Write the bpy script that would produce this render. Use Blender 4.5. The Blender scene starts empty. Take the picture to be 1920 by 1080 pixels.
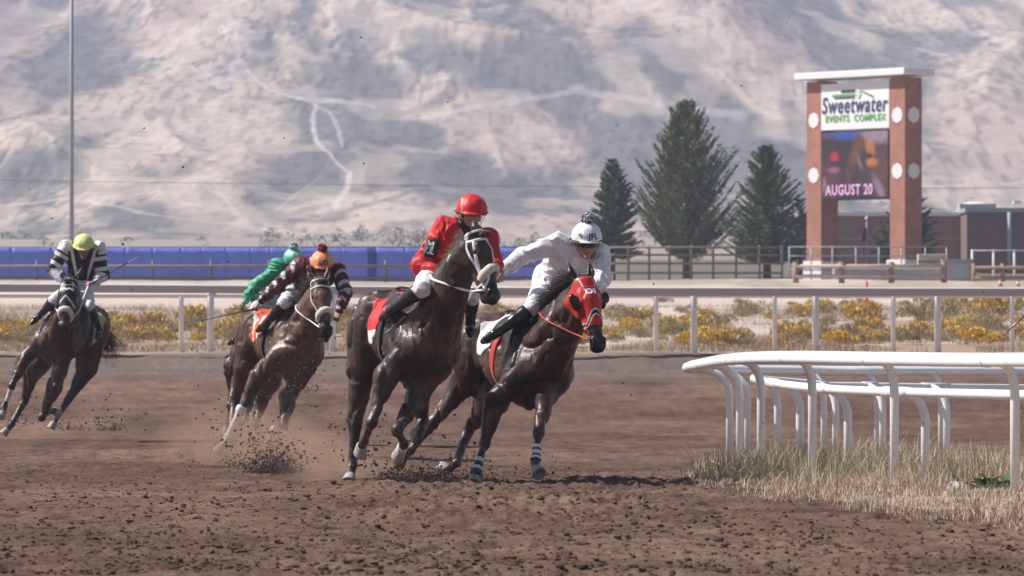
import bpy, bmesh, math, random
import numpy as np
from mathutils import Vector, Matrix

# ------------------------------------------------------------------ camera, sky, sun
C = bpy.context.scene
W = bpy.data.worlds.new("World"); C.world = W; W.use_nodes = True
F = 200 / 36 * 1920          # focal length in pixels of the 1920 wide photograph
HC, YH = 1.29, 642.0         # camera height, row of the horizon
SUN_EL, SUN_AZ = math.radians(47), math.radians(-84)   # azimuth from +Y (away from the camera), clockwise
cam = bpy.data.objects.new('camera', bpy.data.cameras.new('camera')); C.collection.objects.link(cam)
cam.location = (0, 0, HC); cam.rotation_euler = (math.radians(90), 0, 0)
cam.data.lens = 200; cam.data.sensor_width = 36; cam.data.shift_y = (YH - 540) / 1920
cam.data.clip_start = 0.5; cam.data.clip_end = 20000
cam.data.dof.use_dof = True; cam.data.dof.focus_distance = 49.6; cam.data.dof.aperture_fstop = 8.0
C.camera = cam
nt = W.node_tree; bg = nt.nodes['Background']
sky = nt.nodes.new('ShaderNodeTexSky'); sky.sky_type = 'NISHITA'; sky.sun_disc = False
sky.sun_elevation = SUN_EL; sky.sun_rotation = SUN_AZ; sky.air_density = 1.2; sky.dust_density = 2.0
nt.links.new(sky.outputs[0], bg.inputs[0]); bg.inputs[1].default_value = 0.062
sun = bpy.data.objects.new('sun', bpy.data.lights.new('sun', 'SUN')); C.collection.objects.link(sun)
sun.data.energy = 5.0; sun.data.angle = math.radians(0.53); sun.data.color = (1, .95, .89)
sdir = Vector((math.sin(SUN_AZ) * math.cos(SUN_EL), math.cos(SUN_AZ) * math.cos(SUN_EL), math.sin(SUN_EL)))
sun.rotation_euler = sdir.to_track_quat('Z', 'Y').to_euler(); sun.location = (-20, 40, 40)
C.view_settings.view_transform = 'Standard'; C.view_settings.look = 'None'
C.view_settings.exposure = 0.42; C.view_settings.gamma = 1.0
C.render.engine = 'CYCLES'
C.cycles.max_bounces = 6; C.cycles.volume_bounces = 0; C.cycles.transparent_max_bounces = 8
C.cycles.volume_step_rate = 1.0; C.cycles.use_denoising = True
C.cycles.sample_clamp_indirect = 6
rng = np.random.default_rng(7); random.seed(7)

# ------------------------------------------------------------------ small helpers
def U(px, py, d): return np.array([(px - 960) * d / F, d, HC - (py - YH) * d / F])
def nrm(v): v = np.asarray(v, float); return v / (np.linalg.norm(v) + 1e-12)
def setp(o, label=None, cat=None, group=None, kind=None):
    if label: o['label'] = label
    if cat: o['category'] = cat
    if group: o['group'] = group
    if kind: o['kind'] = kind
    return o
def hsh(ix, iy, iz, seed):
    n = (ix.astype(np.int64) * 374761393 + iy.astype(np.int64) * 668265263 + iz.astype(np.int64) * 2147483647 + seed * 1274126177) & 0xffffffff
    n = ((n ^ (n >> 13)) * 1274126177) & 0xffffffff
    return ((n ^ (n >> 16)) & 0xffff).astype(np.float32) / 65535.0
def vn2(x, y, seed=0):
    x = np.asarray(x, np.float64); y = np.asarray(y, np.float64)
    ix = np.floor(x); iy = np.floor(y); fx = x - ix; fy = y - iy
    fx = fx * fx * (3 - 2 * fx); fy = fy * fy * (3 - 2 * fy); z = np.zeros_like(ix)
    a = hsh(ix, iy, z, seed); b = hsh(ix + 1, iy, z, seed); c = hsh(ix, iy + 1, z, seed); d = hsh(ix + 1, iy + 1, z, seed)
    return (a + (b - a) * fx) * (1 - fy) + (c + (d - c) * fx) * fy
def vn3(P, seed=0):
    I = np.floor(P); f = P - I; f = f * f * (3 - 2 * f); r = 0
    for dx in (0, 1):
        for dy in (0, 1):
            for dz in (0, 1):
                w = (f[:, 0] if dx else 1 - f[:, 0]) * (f[:, 1] if dy else 1 - f[:, 1]) * (f[:, 2] if dz else 1 - f[:, 2])
                r = r + w * hsh(I[:, 0] + dx, I[:, 1] + dy, I[:, 2] + dz, seed)
    return r
def fbm(x, y, o=5, seed=0, g=.5):
    r = 0; a = 1; t = 0
    for i in range(o):
        r = r + a * vn2(x * 2 ** i + 13.7 * i, y * 2 ** i + 5.1 * i, seed + i); t += a; a *= g
    return r / t
def sstep(a, b, x):
    t = np.clip((x - a) / (b - a), 0, 1); return t * t * (3 - 2 * t)
def mesh_obj(name, V, Fc, mat, parent=None, smooth=True, col=None, loc=None):
    V = np.asarray(V, float)
    me = bpy.data.meshes.new(name)
    o = bpy.data.objects.new(name, me)
    L = np.zeros(3)
    if loc is not None: L = np.asarray(loc, float)
    elif parent is None and len(V): L = np.array([(V[:, 0].min() + V[:, 0].max()) / 2, (V[:, 1].min() + V[:, 1].max()) / 2, V[:, 2].min()])
    elif parent is not None: L = np.array(parent_loc(parent))
    VV = V - L
    if isinstance(Fc, np.ndarray):
        k = Fc.shape[1]; n = len(Fc)
        me.vertices.add(len(VV)); me.vertices.foreach_set('co', VV.astype(np.float32).ravel())
        me.loops.add(n * k); me.loops.foreach_set('vertex_index', Fc.astype(np.int32).ravel())
        me.polygons.add(n); me.polygons.foreach_set('loop_start', np.arange(0, n * k, k, dtype=np.int32))
        me.update(calc_edges=True)
    else:
        me.from_pydata(VV.tolist(), [], Fc)
    me.polygons.foreach_set('use_smooth', np.full(len(me.polygons), smooth))
    if col is not None:
        c = np.ones((len(VV), 4), np.float32); c[:, :3] = col
        at = me.color_attributes.new('Col', 'FLOAT_COLOR', 'POINT'); at.data.foreach_set('color', c.ravel())
    if mat is not None: me.materials.append(mat)
    C.collection.objects.link(o)
    if parent is None: o.location = L
    else: o.parent = parent; o.location = (0, 0, 0)
    me.update()
    return o
def parent_loc(p):
    l = Vector(p.location)
    while p.parent: p = p.parent; l = l + Vector(p.location)
    return l
def empty(name, loc, label, cat, group=None, kind=None):
    o = bpy.data.objects.new(name, None); C.collection.objects.link(o); o.location = [float(v) for v in loc]; o.empty_display_size = .2
    return setp(o, label, cat, group, kind)
def copy_thing(root, loc, rotz, scale=1.0):
    r = root.copy(); C.collection.objects.link(r); r.location = [float(v) for v in loc]; r.rotation_euler = (0, 0, rotz); r.scale = (scale,) * 3
    for ch in list(root.children):
        c = ch.copy(); C.collection.objects.link(c); c.parent = r
    return r
class MB:
    "collects pieces of one mesh"
    def __init__(s): s.V = []; s.F = []; s.n = 0
    def add(s, V, Fc):
        s.V.extend([tuple(map(float, v)) for v in V]); s.F.extend([tuple(int(i) + s.n for i in f) for f in Fc]); s.n += len(V); return s
    def box(s, c, size, R=None):
        c = np.asarray(c, float); h = np.asarray(size, float) / 2; R = np.eye(3) if R is None else R
        P = [c + R @ (h * np.array(q)) for q in ((-1, -1, -1), (1, -1, -1), (1, 1, -1), (-1, 1, -1), (-1, -1, 1), (1, -1, 1), (1, 1, 1), (-1, 1, 1))]
        return s.add(P, [(0, 3, 2, 1), (4, 5, 6, 7), (0, 1, 5, 4), (1, 2, 6, 5), (2, 3, 7, 6), (3, 0, 4, 7)])
    def tube(s, pts, r, n=8, flat=1.0, side=None):
        P = [np.asarray(p, float) for p in pts]; m = len(P)
        rr = r if hasattr(r, '__len__') else [r] * m
        up = None; V = []
        for i in range(m):
            t = nrm(P[min(i + 1, m - 1)] - P[max(i - 1, 0)])
            if side is not None: b = np.asarray(side[i] if hasattr(side[0], '__len__') else side, float)
            elif up is None: b = np.array([0, 0, 1.]) if abs(t[2]) < .9 else np.array([1., 0, 0])
            else: b = up
            x = nrm(np.cross(b, t)); y = nrm(np.cross(t, x)); up = y
            for k in range(n):
                a = 2 * math.pi * k / n
                V.append(P[i] + rr[i] * (math.cos(a) * x + math.sin(a) * y * flat))
        Fc = [(i * n + k, i * n + (k + 1) % n, (i + 1) * n + (k + 1) % n, (i + 1) * n + k) for i in range(m - 1) for k in range(n)]
        Fc += [tuple(range(n))[::-1], tuple(range((m - 1) * n, m * n))]
        return s.add(V, Fc)
    def sweep(s, path, prof, closed_prof=True):
        "path: list of (point, xaxis, yaxis); prof: list of (u, v)"
        n = len(prof); V = []
        for p, x, y in path:
            for (u, v) in prof: V.append(np.asarray(p) + u * np.asarray(x) + v * np.asarray(y))
        m = len(path)
        Fc = [(i * n + k, i * n + (k + 1) % n, (i + 1) * n + (k + 1) % n, (i + 1) * n + k) for i in range(m - 1) for k in range(n)]
        Fc += [tuple(range(n))[::-1], tuple(range((m - 1) * n, m * n))]
        return s.add(V, Fc)
    def build(s, name, mat, parent=None, smooth=False, loc=None):
        o = mesh_obj(name, np.array(s.V), s.F, mat, parent, smooth, loc=loc)
        bm = bmesh.new(); bm.from_mesh(o.data); bmesh.ops.recalc_face_normals(bm, faces=bm.faces); bm.to_mesh(o.data); bm.free()
        return o
def bevel(o, w=.01, seg=2):
    m = o.modifiers.new('bevel', 'BEVEL'); m.width = w; m.segments = seg; m.limit_method = 'ANGLE'; return o

# ------------------------------------------------------------------ materials
def mat(name, color=(.5, .5, .5), rough=.6, metal=0, spec=.5, attr=False, var=0.0, vscale=8, bump=0, bscale=40, sheen=0, emit=0, sub=0, coat=0, gen=None):
    m = bpy.data.materials.new(name); m.use_nodes = True; n = m.node_tree.nodes; l = m.node_tree.links
    b = n['Principled BSDF']; b.inputs['Roughness'].default_value = rough; b.inputs['Metallic'].default_value = metal
    b.inputs['Specular IOR Level'].default_value = spec
    if attr:
        a = n.new('ShaderNodeVertexColor'); a.layer_name = 'Col'; src = a.outputs[0]
    else:
        a = n.new('ShaderNodeRGB'); a.outputs[0].default_value = (*color, 1); src = a.outputs[0]
    tc = n.new('ShaderNodeTexCoord')
    if var:
        nz = n.new('ShaderNodeTexNoise'); nz.inputs['Scale'].default_value = vscale; nz.inputs['Detail'].default_value = 6; nz.inputs['Roughness'].default_value = .65
        l.new(tc.outputs['Object'], nz.inputs['Vector'])
        mr = n.new('ShaderNodeMapRange'); mr.inputs[1].default_value = .3; mr.inputs[2].default_value = .7; mr.inputs[3].default_value = 1 - var; mr.inputs[4].default_value = 1 + var
        l.new(nz.outputs[0], mr.inputs[0])
        hv = n.new('ShaderNodeVectorMath'); hv.operation = 'SCALE'; l.new(src, hv.inputs[0]); l.new(mr.outputs[0], hv.inputs['Scale']); src = hv.outputs[0]
    l.new(src, b.inputs['Base Color'])
    if bump:
        nb = n.new('ShaderNodeTexNoise'); nb.inputs['Scale'].default_value = bscale; nb.inputs['Detail'].default_value = 5
        l.new(tc.outputs['Object'], nb.inputs['Vector'])
        bp = n.new('ShaderNodeBump'); bp.inputs['Strength'].default_value = 1; bp.inputs['Distance'].default_value = bump
        l.new(nb.outputs[0], bp.inputs['Height']); l.new(bp.outputs[0], b.inputs['Normal'])
    if sheen: b.inputs['Sheen Weight'].default_value = sheen; b.inputs['Sheen Roughness'].default_value = .4; b.inputs['Sheen Tint'].default_value = (1, .85, .75, 1)
    if coat: b.inputs['Coat Weight'].default_value = coat; b.inputs['Coat Roughness'].default_value = .15
    if sub: b.inputs['Subsurface Weight'].default_value = sub; b.inputs['Subsurface Radius'].default_value = (.02, .008, .005); b.inputs['Subsurface Scale'].default_value = .5
    if emit: l.new(src, b.inputs['Emission Color']); b.inputs['Emission Strength'].default_value = emit
    return m
M = {}
M['white_rail'] = mat('white_rail', (.82, .82, .84), .35, var=.05, vscale=3)
def speckle(m, col=(.10, .07, .055), sc=38, lo=.70, hi=.74):
    n = m.node_tree.nodes; l = m.node_tree.links; b = n['Principled BSDF']; src = b.inputs['Base Color'].links[0].from_socket
    tc = n.new('ShaderNodeTexCoord'); nz = n.new('ShaderNodeTexNoise'); nz.inputs['Scale'].default_value = sc; nz.inputs['Detail'].default_value = 2; l.new(tc.outputs['Object'], nz.inputs['Vector'])
    mr = n.new('ShaderNodeMapRange'); mr.inputs[1].default_value = lo; mr.inputs[2].default_value = hi; l.new(nz.outputs[0], mr.inputs[0])
    mx = n.new('ShaderNodeMix'); mx.data_type = 'RGBA'; l.new(mr.outputs[0], mx.inputs[0]); l.new(src, mx.inputs[6]); mx.inputs[7].default_value = (*col, 1); l.new(mx.outputs[2], b.inputs['Base Color'])
speckle(M['white_rail'])
M['rail_shade_grey'] = mat('rail_shade_grey', (.62, .62, .68), .5, var=.08, vscale=3)  # white rail with the far cover's shade put into the grey base colour
M['ground'] = mat('ground', attr=True, rough=.95, spec=.15, var=.22, vscale=9, bump=.015, bscale=30)
M['clod'] = mat('clod', (.10, .062, .048), .95, spec=.1, var=.3, vscale=12, bump=.006, bscale=60)
M['hills'] = mat('hills', attr=True, rough=1, spec=.05, var=.20, vscale=.16)
M['coat_hair'] = mat('coat_hair', attr=True, rough=.42, spec=.40, var=.30, vscale=9, bump=.008, bscale=13)
M['hair'] = mat('hair', (.018, .012, .010), .45, var=.4, vscale=20)
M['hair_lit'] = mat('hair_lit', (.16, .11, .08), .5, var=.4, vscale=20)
M['hoof'] = mat('hoof', (.34, .31, .29), .6, var=.3, vscale=25, bump=.002)
M['hoof_dark'] = mat('hoof_dark', (.10, .08, .07), .6, var=.3, vscale=25, bump=.002)
M['eye'] = mat('eye', (.01, .006, .004), .08)
M['skin'] = mat('skin', attr=True, rough=.5, spec=.35, var=.08, vscale=30, sub=.1)
M['cloth'] = mat('cloth', attr=True, rough=.62, spec=.3, var=.05, vscale=15, bump=.003, bscale=30, sheen=.15)
M['silk'] = mat('silk', attr=True, rough=.5, spec=.35, var=.05, vscale=15, bump=.003, bscale=22, sheen=.1)
M['boot'] = mat('boot', (.012, .012, .014), .22, spec=.6, var=.2, vscale=20, bump=.002)
M['leather'] = mat('leather', (.02, .014, .012), .4, var=.3, vscale=20)
M['tan_leather'] = mat('tan_leather', (.35, .24, .15), .5, var=.2, vscale=20)
M['white_strap'] = mat('white_strap', (.75, .75, .8), .5, var=.06)
M['fleece'] = mat('fleece', (.66, .62, .58), .95, var=.12, vscale=60, bump=.008, bscale=90, sheen=.4)
M['red_strap'] = mat('red_strap', (.55, .05, .045), .5)
M['black'] = mat('black', (.012, .012, .014), .5)
M['black_gloss'] = mat('black_gloss', (.01, .01, .012), .12)
M['clear_gray'] = mat('clear_gray', (.30, .28, .28), .12, coat=.6)
M['metal'] = mat('metal', (.5, .5, .52), .3, metal=.9)
M['pole'] = mat('pole', (.30, .34, .38), .5, var=.1)
M['brick_pillar'] = mat('brick_pillar', (.34, .15, .105), .8, var=.22, vscale=1.6)
M['white_paint'] = mat('white_paint', (.72, .72, .74), .6, var=.05)
M['concrete'] = mat('concrete', (.32, .32, .34), .9, var=.12, vscale=2)
M['wood'] = mat('wood', (.30, .20, .13), .85, var=.25, vscale=5)
M['wood_pale'] = mat('wood_pale', (.55, .42, .33), .85, var=.2, vscale=5)
M['bark'] = mat('bark', (.09, .065, .05), .95, var=.3, vscale=10)
M['pipe'] = mat('pipe', (.15, .13, .13), .7, var=.2)
M['blue_mesh'] = mat('blue_mesh', (.15, .21, .72), .8, var=.14, vscale=.5)
M['blue_dark'] = mat('blue_dark', (.03, .05, .30), .7, var=.12, vscale=.7)
M['purple'] = mat('navy_text', (.035, .045, .15), .6)
M['green_text'] = mat('green_text', (.12, .38, .09), .6)
M['grass'] = mat('grass', attr=True, rough=.8, spec=.2)
M['needles'] = mat('needles', attr=True, rough=.75, spec=.2)
M['cone_red'] = mat('cone_red', (.6, .03, .03), .6)

def brick_mat(name, c1, c2, mortar, sc):
    m = bpy.data.materials.new(name); m.use_nodes = True; n = m.node_tree.nodes; l = m.node_tree.links; b = n['Principled BSDF']; b.inputs['Roughness'].default_value = .9
    tc = n.new('ShaderNodeTexCoord'); sp = n.new('ShaderNodeSeparateXYZ'); cb = n.new('ShaderNodeCombineXYZ'); l.new(tc.outputs['Object'], sp.inputs[0])
    ad = n.new('ShaderNodeMath'); ad.operation = 'ADD'; l.new(sp.outputs[0], ad.inputs[0]); l.new(sp.outputs[1], ad.inputs[1]); l.new(ad.outputs[0], cb.inputs[0]); l.new(sp.outputs[2], cb.inputs[1])
    t = n.new('ShaderNodeTexBrick'); t.inputs['Scale'].default_value = sc; t.inputs['Color1'].default_value = (*c1, 1); t.inputs['Color2'].default_value = (*c2, 1); t.inputs['Mortar'].default_value = (*mortar, 1); t.inputs['Mortar Size'].default_value = .012
    l.new(cb.outputs[0], t.inputs[0]); l.new(t.outputs[0], b.inputs['Base Color']); return m
M['brick'] = brick_mat('brick', (.24, .135, .105), (.30, .17, .13), (.28, .2, .17), 2.2)

# ------------------------------------------------------------------ ground
GD = np.array([-60, 20, 44, 49, 55, 65, 78, 84, 92, 100, 106, 107.5, 109.5, 112, 116, 130, 160, 180, 200, 230, 262, 350, 600, 900, 1100], float)
GZ = np.array([.05, .05, .05, .02, -.02, -.05, -.04, .02, .24, .54, .73, .95, 1.07, 1.08, 1.10, 1.30, 1.95, 2.45, 2.98, 3.75, 4.15, 6.1, 10.4, 16.8, 22.])
def gz(y): return np.interp(y, GD, GZ)
def rows_y():
    r = [-60, -30, 0, 15, 24]; y = 28.
    while y < 1100:
        r.append(y)
        y += .04 if y < 62 else .09 if y < 80 else .16 if y < 118 else .6 if y < 210 else 3 if y < 300 else 20
    return np.array(r + [1100.])
ys = rows_y()
us = np.concatenate([[-60, -25, -8, -4, -2.2], np.linspace(-1.35, 1.35, 430), [2.2, 4, 8, 25, 60]])
hw = .09 * np.maximum(ys, 28.)
X = us[None, :] * hw[:, None]; Y = np.repeat(ys[:, None], len(us), 1)
x = X.ravel(); y = Y.ravel(); z = gz(y)
near = (y > 20) & (y < 125)
track = 1 - sstep(108.5, 110.5, y + .9 * (fbm(x * .5, y * .5, 3, 3) - .5))
# churned dirt: lumps near the camera, harrow lines farther out
lump = np.zeros_like(z); xn, yn = x[near], y[near]
a1 = fbm(xn * 1.3, yn * 1.0, 4, 11) - .5
a2 = 1 - np.abs(2 * vn2(xn * 6, yn * 5.2, 21) - 1); a3 = 1 - np.abs(2 * vn2(xn * 13, yn * 12, 22) - 1); a4 = vn2(xn * 22, yn * 18, 23)
rough_amp = .45 + .75 * sstep(.42, .6, fbm(xn * .35, yn * .12, 3, 31))
churn = 1 - .80 * sstep(48, 78, yn + 14 * (fbm(xn * .25, yn * .1, 3, 32) - .5))
lump[near] = .05 * a1 + rough_amp * churn * (.036 * a2 * a2 + .030 * a3 * a3 + .020 * a4)
hoofp = vn2(xn * 2.6, yn * 1.6, 41); lump[near] -= .035 * sstep(.68, .8, hoofp) * churn
lump[near] += (.02 * np.sin(yn * 5.5 + 2 * vn2(xn * .4, yn * .4, 5)) * sstep(58, 66, yn) + .30 * (fbm(xn * .9, yn * 1.2, 4, 77) - .5) * .6 * sstep(103, 106.5, yn) * (1 - sstep(109.5, 111, yn))) * (yn < 110)
lump[near] *= sstep(20, 28, yn)
far = y >= 112
lump[far] += .35 * (fbm(x[far] * .12, y[far] * .12, 4, 51) - .5) * sstep(112, 135, y[far])
lump[far] += 4 * (fbm(x[far] * .01, y[far] * .01, 3, 52) - .5) * sstep(330, 800, y[far])
infield = sstep(0, .5, x - np.interp(y, [0, 30, 42, 46, 50, 54, 57, 60, 62, 64, 66, 70], [5.5, 4.6, 2.6, 1.80, 1.75, 1.85, 2.0, 2.15, 2.4, 3.2, 5.2, 30]) - .5 * (fbm(x * 2, y * .8, 3, 61) - .5)) * (y < 68)
lump = lump * (1 - .55 * infield) + infield * .05 * (fbm(x * 1.5, y * 1.2, 3, 62) - .3)
zz = z + lump
def grid_faces(nr, nc):
    i = np.arange(nr - 1)[:, None] * nc + np.arange(nc - 1)[None, :]
    return np.stack([i, i + 1, i + nc + 1, i + nc], -1).reshape(-1, 4)
n1 = fbm(x * .9, y * .35, 4, 71); n2 = fbm(x * .25, y * .1, 4, 72); n3 = vn2(x * 7, y * 5, 73)
dirt = np.array([.102, .059, .043]); dirt_b = np.array([.160, .099, .074]); dry = np.array([.30, .235, .20])
col = dirt + (dirt_b - dirt) * sstep(.35, .7, n1 * .6 + n2 * .4)[:, None]
col = col * (1 - .35 * sstep(.6, .9, n3)[:, None] * (y < 80)[:, None])
n6 = .5 * vn2(x * 15, y * 1.6, 84) + .5 * vn2(x * 6, y * .9, 85); col = col * (1 + .55 * (n6 - .5) * sstep(48, 70, y))[:, None]
n4 = vn2(x * 2.2, y * 1.5, 78) * .5 + vn2(x * 5, y * 2.5, 79) * .5; n5 = vn2(x * .35, y * 1.1, 80)
col = col * (1 + .34 * (n4 - .5) + .30 * (n5 - .5))[:, None]
gr = np.array([.150, .118, .105]) * (.8 + .4 * fbm(x * 1.2, y * 1.6, 3, 81))[:, None]
col = col + (gr - col) * (sstep(100, 106, y) * .85)[:, None]
sand = np.array([.52, .43, .38]) * (0.86 + .28 * fbm(x * .3, y * .12, 4, 74)[:, None]); tanv = np.array([.34, .24, .18])
fieldc = sand + (tanv - sand) * (np.clip(sstep(.38, .62, fbm(x * .3, y * .06, 4, 75)) * (1 - sstep(150, 185, y)) + .75 * (y < 125), 0, 1))[:, None]
fieldc = fieldc + (np.array([.30, .26, .17]) - fieldc) * (.7 * sstep(198, 215, y) * sstep(.35, .6, fbm(x * .4, y * .15, 3, 83)))[:, None]
fieldc = fieldc + (np.array([.34, .28, .24]) - fieldc) * sstep(250, 300, y)[:, None]
fieldc = fieldc + (np.array([.12, .115, .085]) - fieldc) * (.85 * sstep(2, 5, x) * sstep(236, 242, y) * (1 - sstep(420, 600, y)))[:, None]
col = col * track[:, None] + fieldc * (1 - track)[:, None]
inf = np.array([.30, .235, .185]) * (.75 + .5 * fbm(x * 3, y * 2, 3, 76))[:, None]
col = col * (1 - infield[:, None]) + inf * infield[:, None]
ground = setp(mesh_obj('ground', np.stack([x, y, zz], 1), grid_faces(len(ys), len(us)), M['ground'], col=col, loc=(0, 0, 0)), kind='structure')
GX, GZZ = X, zz.reshape(X.shape)
def ground_z(px, py):
    j = int(np.clip(np.searchsorted(ys, py), 1, len(ys) - 1)); u = px / (.09 * max(py, 28.)); i = int(np.clip(np.searchsorted(us, u), 1, len(us) - 1))
    return float(GZZ[j, i])

# ------------------------------------------------------------------ hills
hy = np.concatenate([np.linspace(1040, 1950, 620), np.linspace(1960, 4200, 40)])
hu = np.concatenate([np.linspace(-9, -1.7, 30), np.linspace(-1.6, 1.6, 760), np.linspace(1.7, 9, 30)])
HX = hu[None, :] * (.09 * hy)[:, None]; HY = np.repeat(hy[:, None], len(hu), 1)
x = HX.ravel(); y = HY.ravel()
def hill_h(x, y):
    wx = x + 26 * (fbm(x / 110, y / 520, 3, 90) - .5); wy = y + 60 * (fbm(x / 150, y / 600, 3, 91) - .5)
    base = np.interp(y, [1040, 1100, 1250, 1400, 1600, 1800, 1900, 2100, 4200], [20, 22, 34, 54, 88, 124, 142, 150, 120])
    up = sstep(1080, 1300, y); r = 0
    for wl, st, am, sl, sd in ((120, 5.0, 17, .22, 92), (54, 4.5, 7.5, -.10, 93), (25, 4.5, 3.4, .14, 94), (12, 5., 1.5, .05, 96), (6, 5., .6, 0, 97)):
        q = 1 - np.abs(2 * vn2((wx + sl * wy) / wl, wy / (wl * st), sd) - 1); r = r + .62 * am * (q ** 1.4 - .45)      # spurs and gullies running down to the plain
    return base + up * r + 2.5 * (fbm(x / 60, y / 240, 3, 95) - .5)
z = hill_h(x, y) - 2 * (1 - sstep(1040, 1080, y))
HZ = z.reshape(HX.shape)
def hill_hit(px, py):
    tx = (px - 960) / F; tz = (YH - py) / F; d = np.linspace(1060, 1950, 900)
    h = hill_h(tx * d, d); k = np.argmax(h > HC + tz * d); return tx * d[k], d[k]
# sage-covered hollows, placed darker and paler patches, pale soil, a dirt road
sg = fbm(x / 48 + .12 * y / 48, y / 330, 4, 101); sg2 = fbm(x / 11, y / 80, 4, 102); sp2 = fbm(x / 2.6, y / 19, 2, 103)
gully = 1 - np.abs(2 * fbm((x - .12 * y) / 30, y / 260, 3, 104) - 1)
gyy, gxx = np.gradient(HZ); gxx = gxx.ravel() / np.maximum(np.gradient(HX, axis=1).ravel(), .1)
shade_side = sstep(-.05, .35, -gxx)
pale = np.array([.50, .42, .34]); pink = np.array([.41, .32, .27]); sage = np.array([.115, .12, .11]); white = np.array([.70, .64, .60])
col = pale + (pink - pale) * sstep(.4, .6, fbm(x / 40, y / 260, 3, 105))[:, None]
col = col + (white - col) * (sstep(.60, .72, sg2) * .55 * sstep(1300, 1500, y))[:, None]
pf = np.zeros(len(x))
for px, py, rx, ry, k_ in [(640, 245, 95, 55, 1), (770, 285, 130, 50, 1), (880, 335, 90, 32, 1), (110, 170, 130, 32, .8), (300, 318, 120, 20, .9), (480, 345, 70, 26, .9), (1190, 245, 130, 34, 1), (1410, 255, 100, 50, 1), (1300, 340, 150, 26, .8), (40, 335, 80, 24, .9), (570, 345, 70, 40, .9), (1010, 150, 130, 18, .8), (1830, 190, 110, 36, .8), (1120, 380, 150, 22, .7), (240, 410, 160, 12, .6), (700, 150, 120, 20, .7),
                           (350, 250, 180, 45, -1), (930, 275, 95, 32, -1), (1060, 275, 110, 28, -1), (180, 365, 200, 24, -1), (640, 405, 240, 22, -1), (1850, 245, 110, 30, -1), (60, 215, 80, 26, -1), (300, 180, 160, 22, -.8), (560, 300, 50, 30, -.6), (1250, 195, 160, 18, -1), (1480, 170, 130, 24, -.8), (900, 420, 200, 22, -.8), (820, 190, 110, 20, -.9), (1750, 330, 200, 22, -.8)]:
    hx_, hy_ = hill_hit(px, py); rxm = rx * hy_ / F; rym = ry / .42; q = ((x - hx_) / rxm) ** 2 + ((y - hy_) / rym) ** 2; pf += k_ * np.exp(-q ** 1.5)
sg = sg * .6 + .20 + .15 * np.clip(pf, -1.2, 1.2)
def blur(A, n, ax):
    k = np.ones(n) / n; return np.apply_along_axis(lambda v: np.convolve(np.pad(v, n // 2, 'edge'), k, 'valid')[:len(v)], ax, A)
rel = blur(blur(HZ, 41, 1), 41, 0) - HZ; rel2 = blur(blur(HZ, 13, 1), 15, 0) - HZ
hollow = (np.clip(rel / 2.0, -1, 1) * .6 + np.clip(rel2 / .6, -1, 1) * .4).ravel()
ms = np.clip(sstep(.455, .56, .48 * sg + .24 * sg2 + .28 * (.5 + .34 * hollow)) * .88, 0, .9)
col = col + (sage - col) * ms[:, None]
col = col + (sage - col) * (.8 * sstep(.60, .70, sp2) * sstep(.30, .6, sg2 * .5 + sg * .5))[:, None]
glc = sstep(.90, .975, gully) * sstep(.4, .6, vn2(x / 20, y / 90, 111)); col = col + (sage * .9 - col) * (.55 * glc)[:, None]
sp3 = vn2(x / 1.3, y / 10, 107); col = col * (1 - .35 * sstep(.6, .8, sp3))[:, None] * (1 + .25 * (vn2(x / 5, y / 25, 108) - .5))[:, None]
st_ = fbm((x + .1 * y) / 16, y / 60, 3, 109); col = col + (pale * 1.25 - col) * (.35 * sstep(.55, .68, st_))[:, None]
roads = [([(462, 132), (500, 165), (560, 185), (592, 196), (585, 225), (592, 262), (625, 300), (655, 325), (652, 350), (632, 378), (628, 392)], 1.8, .7),
         ([(560, 185), (640, 190), (700, 200)], 3.0, .5), ([(592, 196), (618, 210), (635, 245), (642, 275)], 1.3, .5),
         ([(380, 345), (420, 370), (445, 402)], 1.2, .4), ([(200, 262), (290, 262), (380, 255), (440, 250)], 1.2, .4),
         ([(520, 395), (560, 360), (620, 300)], 1.0, .35), ([(0, 386), (120, 372), (260, 398), (420, 418), (700, 440)], 2.2, .4),
         ([(830, 215), (960, 190), (1080, 170), (1240, 190), (1380, 215)], 7, .3), ([(1480, 352), (1700, 348), (1920, 342)], 1.8, .35)]
for pl, wd, st in roads:
    W3 = [hill_hit(*p) for p in pl]; dm = np.full(len(x), 1e9)
    for (ax, ay), (bx, by) in zip(W3[:-1], W3[1:]):
        dx, dy = bx - ax, by - ay; t = np.clip(((x - ax) * dx + (y - ay) * dy) / (dx * dx + dy * dy + 1e-6), 0, 1)
        dm = np.minimum(dm, np.hypot(x - ax - t * dx, (y - ay - t * dy) * .22))
    k = st * (1 - sstep(wd * .2, wd * .45, dm + .9 * (sg2 - .5)))
    col = col + (np.array([.66, .58, .53]) - col) * k[:, None]
hills = setp(mesh_obj('hills', np.stack([x, y, z], 1), grid_faces(len(hy), len(hu)), M['hills'], col=col, loc=(0, 0, 0)), kind='structure')
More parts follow.
